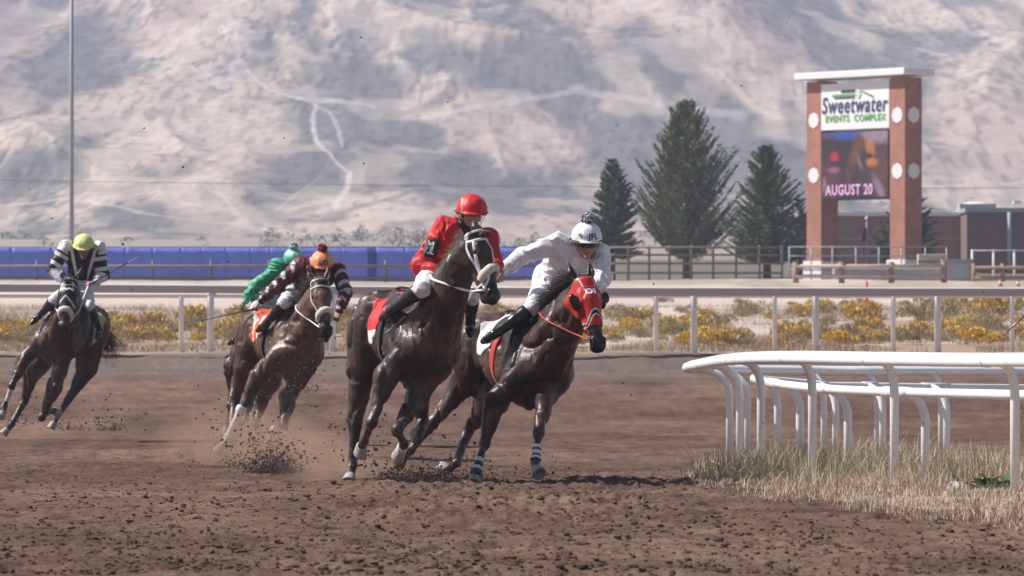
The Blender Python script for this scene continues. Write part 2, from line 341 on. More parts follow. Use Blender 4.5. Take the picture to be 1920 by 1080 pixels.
# low dark scrub and small trees at the foot of the hills, one mass
def scatter_tufts(name, pts, hs, mat_, colr, n=26, leaf=.25, flat=.8):
    V = []; Fc = []; cc = []; k = 0
    for (px, py, pz), h in zip(pts, hs):
        a = rng.uniform(0, 2 * np.pi, n); r = np.sqrt(rng.uniform(0, 1, n)); t = rng.uniform(0, 1, n)
        cx = px + np.cos(a) * r * h * flat * np.sin(np.pi * (.15 + .8 * t)); cy = py + np.sin(a) * r * h * flat; cz = pz + t * h
        for q in range(n):
            D = rng.normal(size=(3, 3)) * leaf * h; V += [(cx[q], cy[q], cz[q]) + D[0], (cx[q], cy[q], cz[q]) + D[1], (cx[q], cy[q], cz[q]) + D[2]]
            Fc.append((k, k + 1, k + 2)); k += 3; c = np.array(colr) * rng.uniform(.6, 1.3); cc += [c, c, c]
    return mesh_obj(name, np.array(V), np.array(Fc), mat_, smooth=False, col=np.array(cc), loc=(0, 0, 0))
pts = []; hs = []
for i in range(520):
    yy = rng.uniform(620, 1090); xx = rng.uniform(-.11, .11) * yy
    if vn2(xx / 25, yy / 60, 9) > .52: pts.append((xx, yy, gz(yy) - .3)); hs.append(rng.uniform(.9, 2.8))
setp(scatter_tufts('distant_scrub', pts, hs, M['needles'], (.12, .15, .10), n=80, leaf=.07, flat=.7), kind='stuff')

# ------------------------------------------------------------------ haze
def haze_box():
    X0, X1, Y0, Y1, Z0, Z1 = -5200, 5200, -75, 4300, -3., 190.
    o = MB().box(((X0 + X1) / 2, (Y0 + Y1) / 2, (Z0 + Z1) / 2), (X1 - X0, Y1 - Y0, Z1 - Z0))
    m = bpy.data.materials.new('haze'); m.use_nodes = True; n = m.node_tree.nodes; n.clear()
    out = n.new('ShaderNodeOutputMaterial'); v = n.new('ShaderNodeVolumePrincipled'); v.inputs['Color'].default_value = (.72, .75, 1.0, 1)
    v.inputs['Density'].default_value = HAZE; v.inputs['Anisotropy'].default_value = .0
    m.node_tree.links.new(v.outputs[0], out.inputs['Volume'])
    setp(o.build('haze', m), kind='stuff')
HAZE = .00040
haze_box()

# ------------------------------------------------------------------ implicit-surface modelling
def rc(a, b, r1, r2, k=.03, s=1): return ('rc', np.asarray(a, float), np.asarray(b, float), r1, r2, k, s)
def el(c, R, rad, k=.04, s=1): return ('el', np.asarray(c, float), np.asarray(R, float), np.asarray(rad, float), None, k, s)   # R rows: axes
def prim_d(p, x, y, z):
    if p[0] == 'rc':
        a, b, r1, r2 = p[1], p[2], p[3], p[4]; ab = b - a; L2 = float(ab @ ab) + 1e-12
        X, Y, Z = x - a[0], y - a[1], z - a[2]
        t = np.clip((X * ab[0] + Y * ab[1] + Z * ab[2]) / L2, 0, 1)
        return np.sqrt((X - t * ab[0]) ** 2 + (Y - t * ab[1]) ** 2 + (Z - t * ab[2]) ** 2) - (r1 + (r2 - r1) * t)
    c, R, rad = p[1], p[2], p[3]
    X, Y, Z = x - c[0], y - c[1], z - c[2]; q = [X * R[i][0] + Y * R[i][1] + Z * R[i][2] for i in range(3)]
    k0 = np.sqrt(sum((q[i] / rad[i]) ** 2 for i in range(3))); k1 = np.sqrt(sum((q[i] / rad[i] ** 2) ** 2 for i in range(3))) + 1e-9
    return k0 * (k0 - 1) / k1
def prim_box(p):
    if p[0] == 'rc': return np.minimum(p[1] - p[3], p[2] - p[4]), np.maximum(p[1] + p[3], p[2] + p[4])
    e = np.sqrt(((p[2] * p[3][:, None]) ** 2).sum(0)); return p[1] - e, p[1] + e
def comb(d, e, k, s):
    if s > 0: h = np.clip(.5 + .5 * (d - e) / k, 0, 1); return d + (e - d) * h - k * h * (1 - h)
    h = np.clip(.5 - .5 * (d + e) / k, 0, 1); return d + (-e - d) * h + k * h * (1 - h)
def sdf_pts(prims, P):
    P = np.asarray(P, float); d = np.full(len(P), 1.0)
    for p in prims: d = comb(d, prim_d(p, P[:, 0], P[:, 1], P[:, 2]), p[5], p[6])
    return d
def field(prims, h, pad=.05, lo=None, hi=None):
    bs = [prim_box(p) for p in prims if p[6] > 0]
    if lo is None: lo = np.min([b[0] for b in bs], 0) - pad; hi = np.max([b[1] for b in bs], 0) + pad
    n = np.maximum(np.ceil((hi - lo) / h).astype(int) + 1, 3); D = np.full(n, 1.0, np.float32)
    ax = [(lo[i] + h * np.arange(n[i])).astype(np.float32) for i in range(3)]
    for p in prims:
        b = prim_box(p); m = p[5] + .06
        i0 = [max(0, int((b[0][i] - m - lo[i]) / h)) for i in range(3)]; i1 = [min(n[i], int((b[1][i] + m - lo[i]) / h) + 2) for i in range(3)]
        if any(i1[i] <= i0[i] for i in range(3)): continue
        sl = tuple(slice(i0[i], i1[i]) for i in range(3))
        e = prim_d(p, ax[0][sl[0]][:, None, None], ax[1][sl[1]][None, :, None], ax[2][sl[2]][None, None, :])
        D[sl] = comb(D[sl], e.astype(np.float32), p[5], p[6])
    return D, lo, ax
def nets(D, lo, h):
    ins = D < 0
    c = [(i, j, k) for i in (0, 1) for j in (0, 1) for k in (0, 1)]
    S = [slice(0, -1), slice(1, None)]
    cnt = sum(ins[S[i], S[j], S[k]].astype(np.int8) for i, j, k in c)
    act = (cnt > 0) & (cnt < 8); I = np.argwhere(act)
    if not len(I): return np.zeros((0, 3)), np.zeros((0, 4), int)
    idx = np.full(act.shape, -1, np.int32); idx[act] = np.arange(len(I))
    val = {q: D[I[:, 0] + q[0], I[:, 1] + q[1], I[:, 2] + q[2]] for q in c}
    pos = np.zeros((len(I), 3)); num = np.zeros(len(I))
    for q in c:
        for a in range(3):
            if q[a] == 0:
                r = list(q); r[a] = 1; r = tuple(r); u, v = val[q], val[r]; m = (u < 0) != (v < 0)
                t = np.where(m, u / np.where(m, u - v, 1), 0); w = np.repeat(np.array(q, float)[None], len(I), 0); w[:, a] += t
                pos += w * m[:, None]; num += m
    V = lo + (I + pos / num[:, None]) * h
    Fs = []
    for a in range(3):
        b, cc = (a + 1) % 3, (a + 2) % 3
        s0 = [slice(None)] * 3; s1 = [slice(None)] * 3; s0[a] = slice(0, -1); s1[a] = slice(1, None)
        A, B = ins[tuple(s0)], ins[tuple(s1)]; E = np.argwhere(A != B)
        E = E[(E[:, b] > 0) & (E[:, cc] > 0) & (E[:, b] < act.shape[b]) & (E[:, cc] < act.shape[cc])]
        if not len(E): continue
        def g(db, dc): q = E.copy(); q[:, b] += db; q[:, cc] += dc; return idx[q[:, 0], q[:, 1], q[:, 2]]
        Q = np.stack([g(-1, -1), g(0, -1), g(0, 0), g(-1, 0)], 1); fl = ~A[E[:, 0], E[:, 1], E[:, 2]]
        Q[fl] = Q[fl][:, ::-1]; Fs.append(Q[(Q >= 0).all(1)])
    return V, np.concatenate(Fs)
def relax(V, Fc, it=2, lam=.5):
    e = np.concatenate([Fc[:, [0, 1]], Fc[:, [1, 2]], Fc[:, [2, 3]], Fc[:, [3, 0]]])
    deg = np.bincount(e.ravel(), minlength=len(V)).astype(float)[:, None]
    for _ in range(it):
        s = np.zeros_like(V)
        for a in range(3): s[:, a] = np.bincount(e[:, 0], V[e[:, 1], a], len(V)) + np.bincount(e[:, 1], V[e[:, 0], a], len(V))
        V = V + lam * (s / np.maximum(deg, 1) - V)
    return V
def sdf_mesh(name, prims, h, mt, parent=None, colfn=None, off=0., clip=None, it=2, noise=None, lo=None, hi=None, loc=None):
    "mesh of the union of prims; off grows it, clip(x, y, z) keeps where negative"
    if lo is None and clip is None: D, lo, ax = field(prims, h, .05 + off)
    elif lo is None: D, lo, ax = field(prims, h, .05 + off)
    else: D, lo, ax = field(prims, h, lo=np.asarray(lo, float), hi=np.asarray(hi, float))
    D = D - off
    if noise is not None:
        m = np.abs(D) < .06; I = np.argwhere(m); P = lo + I * h; D[m] += noise(P).astype(np.float32)
    if clip is not None:
        D = np.maximum(D, clip(ax[0][:, None, None], ax[1][None, :, None], ax[2][None, None, :]).astype(np.float32))
    D[0] = 1; D[-1] = 1; D[:, 0] = 1; D[:, -1] = 1; D[:, :, 0] = 1; D[:, :, -1] = 1
    V, Fc = nets(D, lo, h)
    if not len(V): return None
    V = relax(V, Fc, it)
    col = colfn(V) if colfn else None
    return mesh_obj(name, V, Fc, mt, parent, True, col=col, loc=loc)
def seg_d(V, a, b):
    a = np.asarray(a); ab = np.asarray(b) - a; t = np.clip(((V - a) @ ab) / (ab @ ab + 1e-12), 0, 1); return np.linalg.norm(V - a - t[:, None] * ab, axis=1), t
def onsurf(prims, c, dr, off=.004, far=.6):
    "point where the ray from c along dr leaves the body"
    dr = nrm(dr); ts = np.linspace(0, far, 160); d = sdf_pts(prims, c + ts[:, None] * dr); i = np.argmax(d > 0)
    return c + dr * (ts[i] + off)
RAYC = np.array([0, 0, HC])
def solve(prev, px, py, L, sgn):
    "3-D joint on the sight line of (px, py) at bone length L from prev; sgn -1 the nearer one, +1 the farther"
    r = np.array([(px - 960) / F, 1.0, -(py - YH) / F]); q = RAYC - prev
    A = r @ r; B = 2 * q @ r; Cc = q @ q - L * L; D = B * B - 4 * A * Cc
    if D < 0 or sgn == 0: d = -B / (2 * A)
    else: d = (-B + sgn * math.sqrt(D)) / (2 * A)
    return RAYC + d * r

# ------------------------------------------------------------------ horses
class Frame:
    def __init__(s, sc, wpx, theta, lean, pitch=0):
        s.sc = sc; s.d = F / sc; t, l, p = map(math.radians, (theta, lean, pitch))
        f = np.array([math.sin(t), -math.cos(t), 0]); lf = np.cross([0, 0, 1], f)
        up = np.array([0, 0, 1]) * math.cos(l) + lf * math.sin(l); s.lf = lf * math.cos(l) - np.array([0, 0, 1]) * math.sin(l)
        s.f = f * math.cos(p) + up * math.sin(p); s.up = up * math.cos(p) - f * math.sin(p); s.th = theta
        s.O = np.zeros(3); s.O = U(wpx[0], wpx[1], s.d) - s.p(.34, 0, 1.58)
    def p(s, a, b, z): return s.O + a * s.f + b * s.lf + z * s.up
    def R(s, tilt=0):
        t = math.radians(tilt); return np.array([s.f * math.cos(t) + s.up * math.sin(t), s.lf, -s.f * math.sin(t) + s.up * math.cos(t)])
    def loc(s, x, y, z):
        X, Y, Z = x - s.O[0], y - s.O[1], z - s.O[2]
        return [X * v[0] + Y * v[1] + Z * v[2] for v in (s.f, s.lf, s.up)]
def head_frame(P, Mz, yaw):
    u = nrm(Mz - P); y = math.radians(yaw); g = np.array([math.sin(y), -math.cos(y), .15]); v = nrm(g - (g @ u) * u); w = np.cross(u, v)
    if w @ np.cross([0, 0, 1], [math.sin(y), -math.cos(y), 0]) < 0: w = -w
    return u, v, w
def build_horse(sp):
    fr = Frame(sp['s'], sp['withers'], sp['theta'], sp['lean'], sp.get('pitch', 0)); R = fr.R(); p = fr.p; h = sp.get('h', .011)
    WF = sp.get('wf', 1.16)
    p_ = fr.p
    p = lambda a, b, z: p_(a, b * WF, z)
    def el(c, R, rad, k=.04, s=1, _e=globals()['el']): return _e(c, R, (rad[0], rad[1] * WF, rad[2]), k, s)
    T = []
    T += [el(p(.10, 0, 1.19), R, (.56, .27, .335), .04), el(p(-.30, 0, 1.26), R, (.42, .235, .27), .06), el(p(.42, 0, 1.14), R, (.38, .235, .34), .05), el(p(.44, 0, 1.0), R, (.30, .20, .27), .06),
          el(p(-.55, 0, 1.33), R, (.34, .24, .26), .06), rc(p(.46, 0, 1.44), p(.16, 0, 1.50), .10, .075, .06), rc(p(.16, 0, 1.49), p(-.45, 0, 1.49), .075, .10, .06),
          rc(p(-.55, 0, 1.46), p(-.84, 0, 1.38), .12, .07, .06)]
    for s_ in (1, -1):
        T += [el(p(-.60, s_ * .14, 1.24), fr.R(-20), (.27, .15, .33), .05), el(p(-.40, s_ * .17, 1.42), R, (.13, .09, .08), .04),
              el(p(.42, s_ * .165, 1.22), fr.R(22), (.16, .10, .34), .03), el(p(.64, s_ * .105, 1.07), R, (.15, .105, .16), .02),
              el(p(.28, s_ * .16, 1.06), fr.R(-30), (.20, .10, .15), .03)]
    T += [rc(p(.82, 0, 1.14), p(.72, 0, .86), .018, .026, .035, -1)]
    for s_ in (1, -1): T += [rc(p(.70, s_ * .215, 1.26), p(.60, s_ * .21, .98), .010, .012, .030, -1), rc(p(.26, s_ * .275, 1.42), p(.34, s_ * .285, 1.0), .006, .010, .028, -1), rc(p(-.28, s_ * .27, 1.30), p(-.34, s_ * .22, 1.02), .006, .010, .03, -1),
                           rc(p(.58, s_ * .20, 1.36), p(.74, s_ * .12, 1.20), .006, .010, .025, -1)]
    p = p_; el = globals()['el']; NT = len(T)
    poll = U(*sp['poll'][:2], fr.d + sp['poll'][2]); muz = U(*sp['muzzle'][:2], fr.d + sp['muzzle'][2])
    u, v, w = head_frame(poll, muz, sp['yaw']); L = float(np.linalg.norm(muz - poll)); S = L / .60 * sp.get('hs', 1.13)
    if sp.get('verbose'): print('HEAD', sp['name'], L)
    hp = lambda t, n, l: poll + u * t * L + v * n * S + w * l * S
    RH = np.array([u, v, w])
    # neck
    nb, nc = p(.36, 0, 1.40), p(.60, 0, 1.10); throat = hp(.27, -.13, 0); pk = hp(.02, -.035, 0); ng = sp.get('ng', 1.14)
    T += [rc(nb, pk, .135 * ng, .070 * ng, .05), rc(nc, throat, .185 * ng, .082 * ng, .06), rc((nb + nc) / 2, (pk + throat) / 2, .185 * ng, .088 * ng, .06)]
    nd = nrm(pk - nb)
    for s_ in (1, -1): T += [rc(p(.54, s_ * .15, 1.22), hp(.16, -.10, s_ * .050), .11, .048, .03)]
    nd2 = nrm(throat - nc)
    for s_ in (1, -1): T += [rc(nc * .85 + throat * .15 + fr.lf * s_ * .165 + fr.f * .07, throat * .8 + nc * .2 + w * s_ * .075, .006, .004, .040, -1)]
    sp['NT'] = NT
    # head
    H = [rc(hp(.03, -.02, 0), hp(.30, -.02, 0), .082 * S, .092 * S, .04), rc(hp(.30, .012, 0), hp(.62, .012, 0), .078 * S, .055 * S, .03), rc(hp(.60, .012, 0), hp(.88, -.002, 0), .055 * S, .048 * S, .02),
         rc(hp(.40, -.075, 0), hp(.88, -.055, 0), .055 * S, .034 * S, .03), el(hp(.945, -.008, 0), RH, (.055 * S, .056 * S, .062 * S), .025),
         rc(hp(1.0, -.02, .02), hp(1.0, -.02, -.02), .032 * S, .032 * S, .02), rc(hp(.965, -.066, .018), hp(.965, -.066, -.018), .026 * S, .026 * S, .012), rc(hp(.90, -.075, 0), hp(.93, -.085, 0), .028 * S, .024 * S, .015)]
    for s_ in (1, -1):
        H += [el(hp(.27, -.074, s_ * .056), RH, (.108 * S, .084 * S, .030 * S), .015), rc(hp(.20, .028, s_ * .062), hp(.31, .030, s_ * .070), .026 * S, .022 * S, .02),
              rc(hp(.36, -.012, s_ * .068), hp(.60, -.014, s_ * .048), .016 * S, .008 * S, .010), rc(hp(.45, -.050, s_ * .078), hp(.80, -.030, s_ * .060), .008 * S, .010 * S, .020, -1), el(hp(.925, .014, s_ * .050), RH, (.042 * S, .028 * S, .024 * S), .010),
              el(hp(.285, -.002, s_ * .096), RH, (.030 * S, .022 * S, .014 * S), .008, -1), rc(hp(.955, .014, s_ * .076), hp(.890, .040, s_ * .066), .025 * S, .012 * S, .004, -1)]
    H += [rc(hp(.985, -.045, .05), hp(.985, -.045, -.05), .004, .004, .008, -1)]
    for s_ in (1, -1):
        er = sp.get('ear', (0, .02)); b0 = hp(-.02, -.025, s_ * .050); tip = b0 + (-u * .165 + w * s_ * (.035 + er[0]) + v * er[1]) * S; md = (b0 + tip) / 2 + w * s_ * .012
        H += [rc(b0, md, .032 * S, .030 * S, .02), rc(md, tip, .030 * S, .006, .012)]
        H += [rc(b0 * .6 + md * .4 + v * .022 * S, md * .5 + tip * .5 + v * .020 * S, .012 * S, .008 * S, .008, -1)]
    # legs
    legs = {}; Lg = []
    for nm, ch in sp['legs'].items():
        sd = -1 if nm[0] == 'R' else 1; fore = nm[1] == 'F'
        a0 = p(.58, sd * .15, 1.10) if fore else p(-.56, sd * .12, 1.30)
        J = [a0]; BL = (.30, .43, .30, .14, .10) if fore else (.38, .46, .37, .14, .10)
        for (px, py, sg), bl in zip(ch, BL): J.append(solve(J[-1], px, py, bl, sg))
        legs[nm] = J; A, B, K, Fe, Cn = J[0], J[1], J[2], J[3], J[4]
        if fore:
            side = fr.lf * sd
            Lg += [rc(A, B, .115, .085, .06), rc(B, B * .45 + K * .55, .086, .056, .04), rc(B * .45 + K * .55, K, .053, .036, .02), rc(B * .75 + K * .25 + side * .02, B * .4 + K * .6, .052, .035, .03), el(K, fr.R(), (.044, .046, .056), .018),
                   rc(K, K * .75 + Fe * .25, .040, .027, .015), rc(K * .75 + Fe * .25, Fe, .027, .028, .01), rc(K * .85 + Fe * .15 + fr.f * -.026, Fe - fr.f * .014, .016, .018, .006), rc(Fe, Fe, .039, .039, .015), rc(Fe, Cn, .031, .036, .015)]
        else:
            bk = nrm(np.cross(np.cross(nrm(K - B), nrm(Fe - K)), nrm(Fe - B))) if True else 0
            if bk @ (K - (B + Fe) / 2) < 0: bk = -bk
            Lg += [rc(A, B, .19, .125, .07), rc(A - fr.f * .12, B * .6 + K * .4 - fr.f * .05, .13, .07, .06), rc(B, B * .5 + K * .5, .115, .070, .05), rc(B * .5 + K * .5, K, .068, .046, .03), rc(K, K + bk * .05 + nrm(B - K) * .03, .040, .028, .02),
                   rc(K + bk * .05 + nrm(B - K) * .03, B * .45 + K * .55 + bk * .05, .018, .022, .03), rc(K, K * .8 + Fe * .2, .050, .040, .02), rc(K, Fe, .040, .032, .02), rc(K * .85 + Fe * .15 + bk * .014, Fe + bk * .01, .018, .020, .012), rc(Fe, Fe, .041, .041, .015), rc(Fe, Cn, .032, .037, .015)]
    LS = sp.get('ls', 1.13)
    Lg = [(q[0], q[1], q[2], q[3] * LS, q[4] * LS, q[5], q[6]) if q[0] == 'rc' else ('el', q[1], q[2], q[3] * LS, None, q[5], q[6]) for q in Lg]
    allp = T + H + Lg
    if sp.get('verbose'):
        for nm, J in legs.items(): print(sp['name'], nm, [round(float(np.linalg.norm(J[i + 1] - J[i])), 2) for i in range(len(J) - 1)], [round(float(j[2]), 2) for j in J])
    base = np.array(sp.get('coat', (.022, .013, .010))); lite = np.array(sp.get('coat2', (.05, .028, .019))); dk = np.array((.010, .008, .008))
    def colfn(V):
        n = vn3(V * 3.1, 5) * .6 + vn3(V * 9, 6) * .4; c = base + (lite - base) * sstep(.35, .75, n)[:, None]
        for J in legs.values():                      # black points
            d, t = seg_d(V, J[2], J[4]); c = c + (dk - c) * (.8 * (1 - sstep(.06, .12, d)))[:, None]
        d, t = seg_d(V, hp(.86, 0, 0), hp(1.05, -.03, 0)); c = c + (dk - c) * (1 - sstep(.07, .10, d))[:, None]
        for s_ in (1, -1): d, t = seg_d(V, hp(.955, .010, s_ * .066), hp(.90, .030, s_ * .058)); c = c * (1 - .85 * (1 - sstep(.018, .026, d)))[:, None]
        for nm, t0, t1 in sp.get('socks', ()):
            J = legs[nm]; pts = J[2:5]; a, b = np.array(J[2]), np.array(J[3])
            d1, u1 = seg_d(V, J[2], J[3]); d2, u2 = seg_d(V, J[3], J[4]); s1 = np.where(d1 < d2, u1, 1 + u2)
            k = ((np.minimum(d1, d2) < .09) & (s1 + .08 * (vn3(V * 30, 8) - .5) > t0) & (s1 < t1)).astype(float); c = c + (np.array((.60, .57, .54)) - c) * k[:, None]
        dz = 1 - sstep(.15, 1.0, V[:, 2]); dn = vn3(V * 26, 17) * .5 + vn3(V * 60, 18) * .5; c = c + (np.array((.15, .095, .070)) - c) * (.75 * sstep(.52, .66, dn) * dz + .10 * dz)[:, None]
        c = c * (1 + .35 * (vn3(V * 42, 19) - .5))[:, None]
        for t0, t1, wd in sp.get('blaze', ()):
            q = V - poll; tt = (q @ u) / L; l = q @ w; nn = q @ v
            k = sstep(t0, t0 + .04, tt) * (1 - sstep(t1 - .04, t1, tt)) * (1 - sstep(wd * .7, wd, np.abs(l + .01 * (vn3(V * 25, 3) - .5)))) * (nn > .02)
            c = c + (np.array((.5, .48, .46)) - c) * k[:, None]
        return c
    def vein(P):
        a = vn3(P * np.array([7., 7., 3.6]), 13); b = vn3(P * np.array([13., 13., 7.]) + 3, 14)
        hd_ = seg_d(P, hp(0, -.04, 0), hp(1, -.02, 0))[0]; kk = .12 + .88 * sstep(.13, .24, hd_)
        lg = np.min([np.minimum(seg_d(P, J[2], J[3])[0], seg_d(P, J[3], J[4])[0]) for J in legs.values()], 0); kk = kk * (.35 + .65 * sstep(.06, .14, lg))
        return kk * (.019 * sstep(.0, .15, np.abs(a - .5)) * -1 + .010 - .006 * (vn3(P * 9, 12) - .5) - .007 * sstep(0, .12, np.abs(b - .5)) + .007)
    root = sdf_mesh('horse', allp, h, M['coat_hair'], None, colfn, noise=vein if h < .02 else None, loc=(p(0, 0, 0)[0], p(0, 0, 0)[1], float(gz(p(0, 0, 0)[1]))))
    setp(root, sp['label'], 'horse', 'racehorses')
    # hooves
    for nm, J in legs.items():
        Cn, Tp = J[4], J[5]; ax = nrm(Tp - Cn); m = MB(); n = 16; pts = []; rr = []
        fwd_ = fr.f - (fr.f @ ax) * ax; fwd_ = nrm(fwd_ if np.linalg.norm(fwd_) > .2 else fr.up - (fr.up @ ax) * ax); sd_ = np.cross(ax, fwd_)
        rings = [(-.012, .040, .036, 0), (0, .046, .041, 0), (.045, .054, .048, .008), (.080, .060, .054, .016), (.088, .057, .051, .016), (.080, .045, .040, .014), (.068, .020, .018, .012)]
        V = []
        for z0, ra, rb, sh in rings:
            for k in range(n):
                a = 2 * math.pi * k / n; ca = math.cos(a); ra_ = ra * 1.12; e = ra_ * (1 + .10 * (ca > 0) * ca)
                V.append(Cn + ax * z0 + fwd_ * (ca * e + sh) + sd_ * math.sin(a) * rb * 1.12)
        Fc = [(i * n + k, i * n + (k + 1) % n, (i + 1) * n + (k + 1) % n, (i + 1) * n + k) for i in range(len(rings) - 1) for k in range(n)] + [tuple(range(n))[::-1], tuple(range((len(rings) - 1) * n, len(rings) * n))]
        m.add(V, Fc); o = m.build('hoof', M['hoof'] if nm not in sp.get('dark_hoof', ()) else M['hoof_dark'], root, True)
    # eyes
    for s_ in (1, -1):
        m = MB(); c = hp(.285, .000, s_ * .082); bmx = bmesh.new(); bmesh.ops.create_icosphere(bmx, subdivisions=3, radius=.021 * S)
        m.add([c + np.array(q.co) for q in bmx.verts], [[t.index for t in f.verts] for f in bmx.faces]); bmx.free(); m.build('eye', M['eye'], root, True)
    # mane: many fine locks along the crest, blown back and to one side
    mm = MB(); r2 = np.random.default_rng(sp['seed']); ms = sp.get('mane_side', -1); crest0 = onsurf(allp, nb + fr.f * .1, fr.up, 0)
    back = nrm(-fr.f * .8 + fr.up * .5); sidev = fr.lf * ms
    nl = int(sp.get('mane_n', 420) * 3.2); fine = .45 if sp['s'] > 160 else .7
    for i in range(nl):
        t = r2.uniform(0, 1) ** .9; c = (nb + fr.f * .02) * (1 - t) + pk * t; nn_ = nrm(np.cross(np.cross(nd, fr.up * .6 - fr.f * .8), nd)); rad = .135 * (1 - t) + .07 * t
        b0 = c + nn_ * rad * .96 + fr.lf * r2.normal(0, .014); ln = r2.uniform(.10, .24) * sp.get('mane_len', 1)
        d0 = nrm(nn_ * r2.uniform(.5, 1.2) + back * r2.uniform(.0, .9) * sp.get('mane_blow', 1) + sidev * r2.uniform(-.1, .8) + r2.normal(size=3) * .18)
        q = b0.copy(); P_ = [q]
        for s_ in range(4):
            d0 = nrm(d0 + (sidev * .35 + back * .15 * sp.get('mane_blow', 1) - np.array([0, 0, .75]) + r2.normal(size=3) * .25) * .6); q = q + d0 * ln / 4; P_.append(q)
        mm.tube(P_, [.006 * fine, .0055 * fine, .0045 * fine, .003 * fine, .001], 3)
    for i in range(sp.get('forelock', 160)):   # forelock
        b0 = hp(-.03, .03 + r2.uniform(-.02, .02), r2.normal(0, .02)); d0 = nrm(v * .8 + u * .2 + w * r2.normal(0, .4) - u * r2.uniform(0, .5)); q = b0; P_ = [q]
        for s_ in range(3): d0 = nrm(d0 + u * .5 + r2.normal(size=3) * .1); q = q + d0 * .035; P_.append(q)
        mm.tube(P_, [.0025, .0022, .0018, .001], 3)
    mm.build('mane', M[sp.get('mane_mat', 'hair')], root, True)
    # tail streaming back
    tm = MB(); t0 = p(-.88, 0, 1.38)
    for i in range(420):
        b0 = t0 + r2.normal(size=3) * .018; d0 = nrm(-fr.f * 1.2 + np.array([0, 0, -.25]) + fr.lf * sp.get('tail', .35) + r2.normal(size=3) * .10); q = b0; P_ = [q]; ln = r2.uniform(.45, .8)
        for s_ in range(6): d0 = nrm(d0 + np.array([0, 0, -.30]) * .6 + r2.normal(size=3) * .10); q = q + d0 * ln / 6; P_.append(q)
        tm.tube(P_, [.004, .004, .0035, .003, .0025, .002, .001], 3)
    tm.build('tail', M['hair'], root, True)
    sp.update(fr=fr, hp=hp, u=u, v=v, w=w, L=L, S=S, legsJ=legs, prims=allp, T=T, H=H, root=root, poll3=poll, Lg=Lg)
    return sp
def head_coords(sp):
    def f(x, y, z):
        X, Y, Z = x - sp['poll3'][0], y - sp['poll3'][1], z - sp['poll3'][2]
        return [(X * a[0] + Y * a[1] + Z * a[2]) * k for a, k in ((sp['u'], 1 / sp['L']), (sp['v'], 1 / sp['S']), (sp['w'], 1 / sp['S']))]
    return f
def hbox(sp, m=.2):
    P = np.array([sp['hp'](t, n, l) for t in (-.35, 1.1) for n in (-.2, .16) for l in (-.2, .2)]); return P.min(0) - .02, P.max(0) + .02
def head_shell(sp, name, off, mt, t0, t1, extra=None, colfn=None, h=.008, slope=0., tag=None, parent=None):
    "a band round the head between t0 and t1 (fractions of its length)"
    hc = head_coords(sp)
    def clip(x, y, z):
        t, n, l = hc(x, y, z); q = t - slope * n; d = np.maximum((t0 - q), (q - t1)) * sp['L']
        if name == 'hood': d = np.maximum(np.maximum(d, (-.06 + 1.7 * np.maximum(-n - .045, 0) - t) * sp['L']), -n - .155)
        return np.maximum(d, extra(t, n, l)) if extra else d
    lo, hi = hbox(sp); pr = sp['H'][:-6] + sp['T'][-5:] if name in ('hood',) else sp['H'] + sp['T'][-5:]
    return sdf_mesh(name, pr, h, mt, parent or sp['root'], colfn, off, clip, lo=lo, hi=hi)
def strap(sp, name, pts, mt, wd=.012, th=.005, parent=None, n=10, off=.006, prims=None):
    "a flat strap laid on the animal's surface; pts are (t, n, l) head coordinates pushed outward to the skin"
    pr = prims or sp['H']; hp = sp['hp']; P = []; ctr = lambda t: hp(t, -.035 if t < .5 else -.02, 0)
    pts = [np.array(q, float) for q in pts]
    for i in range(len(pts) - 1):
        for k in range(n):
            a = k / n; q = pts[i] * (1 - a) + pts[i + 1] * a; c = ctr(q[0]); d = hp(*q) - c; P.append(onsurf(pr, c, d, off, .35))
    q = pts[-1]; c = ctr(q[0]); P.append(onsurf(pr, c, hp(*q) - c, off, .35))
    P = np.array(P); 
    for _ in range(2): P[1:-1] = (P[:-2] + 2 * P[1:-1] + P[2:]) / 4
    sd = [nrm(P[i] - ctr(np.clip(((P[i] - sp['poll3']) @ sp['u']) / sp['L'], 0, 1))) for i in range(len(P))]
    m = MB(); m.tube(P, wd, 8, th / wd, side=sd); return m.build(name, mt, parent or sp['root'], True)
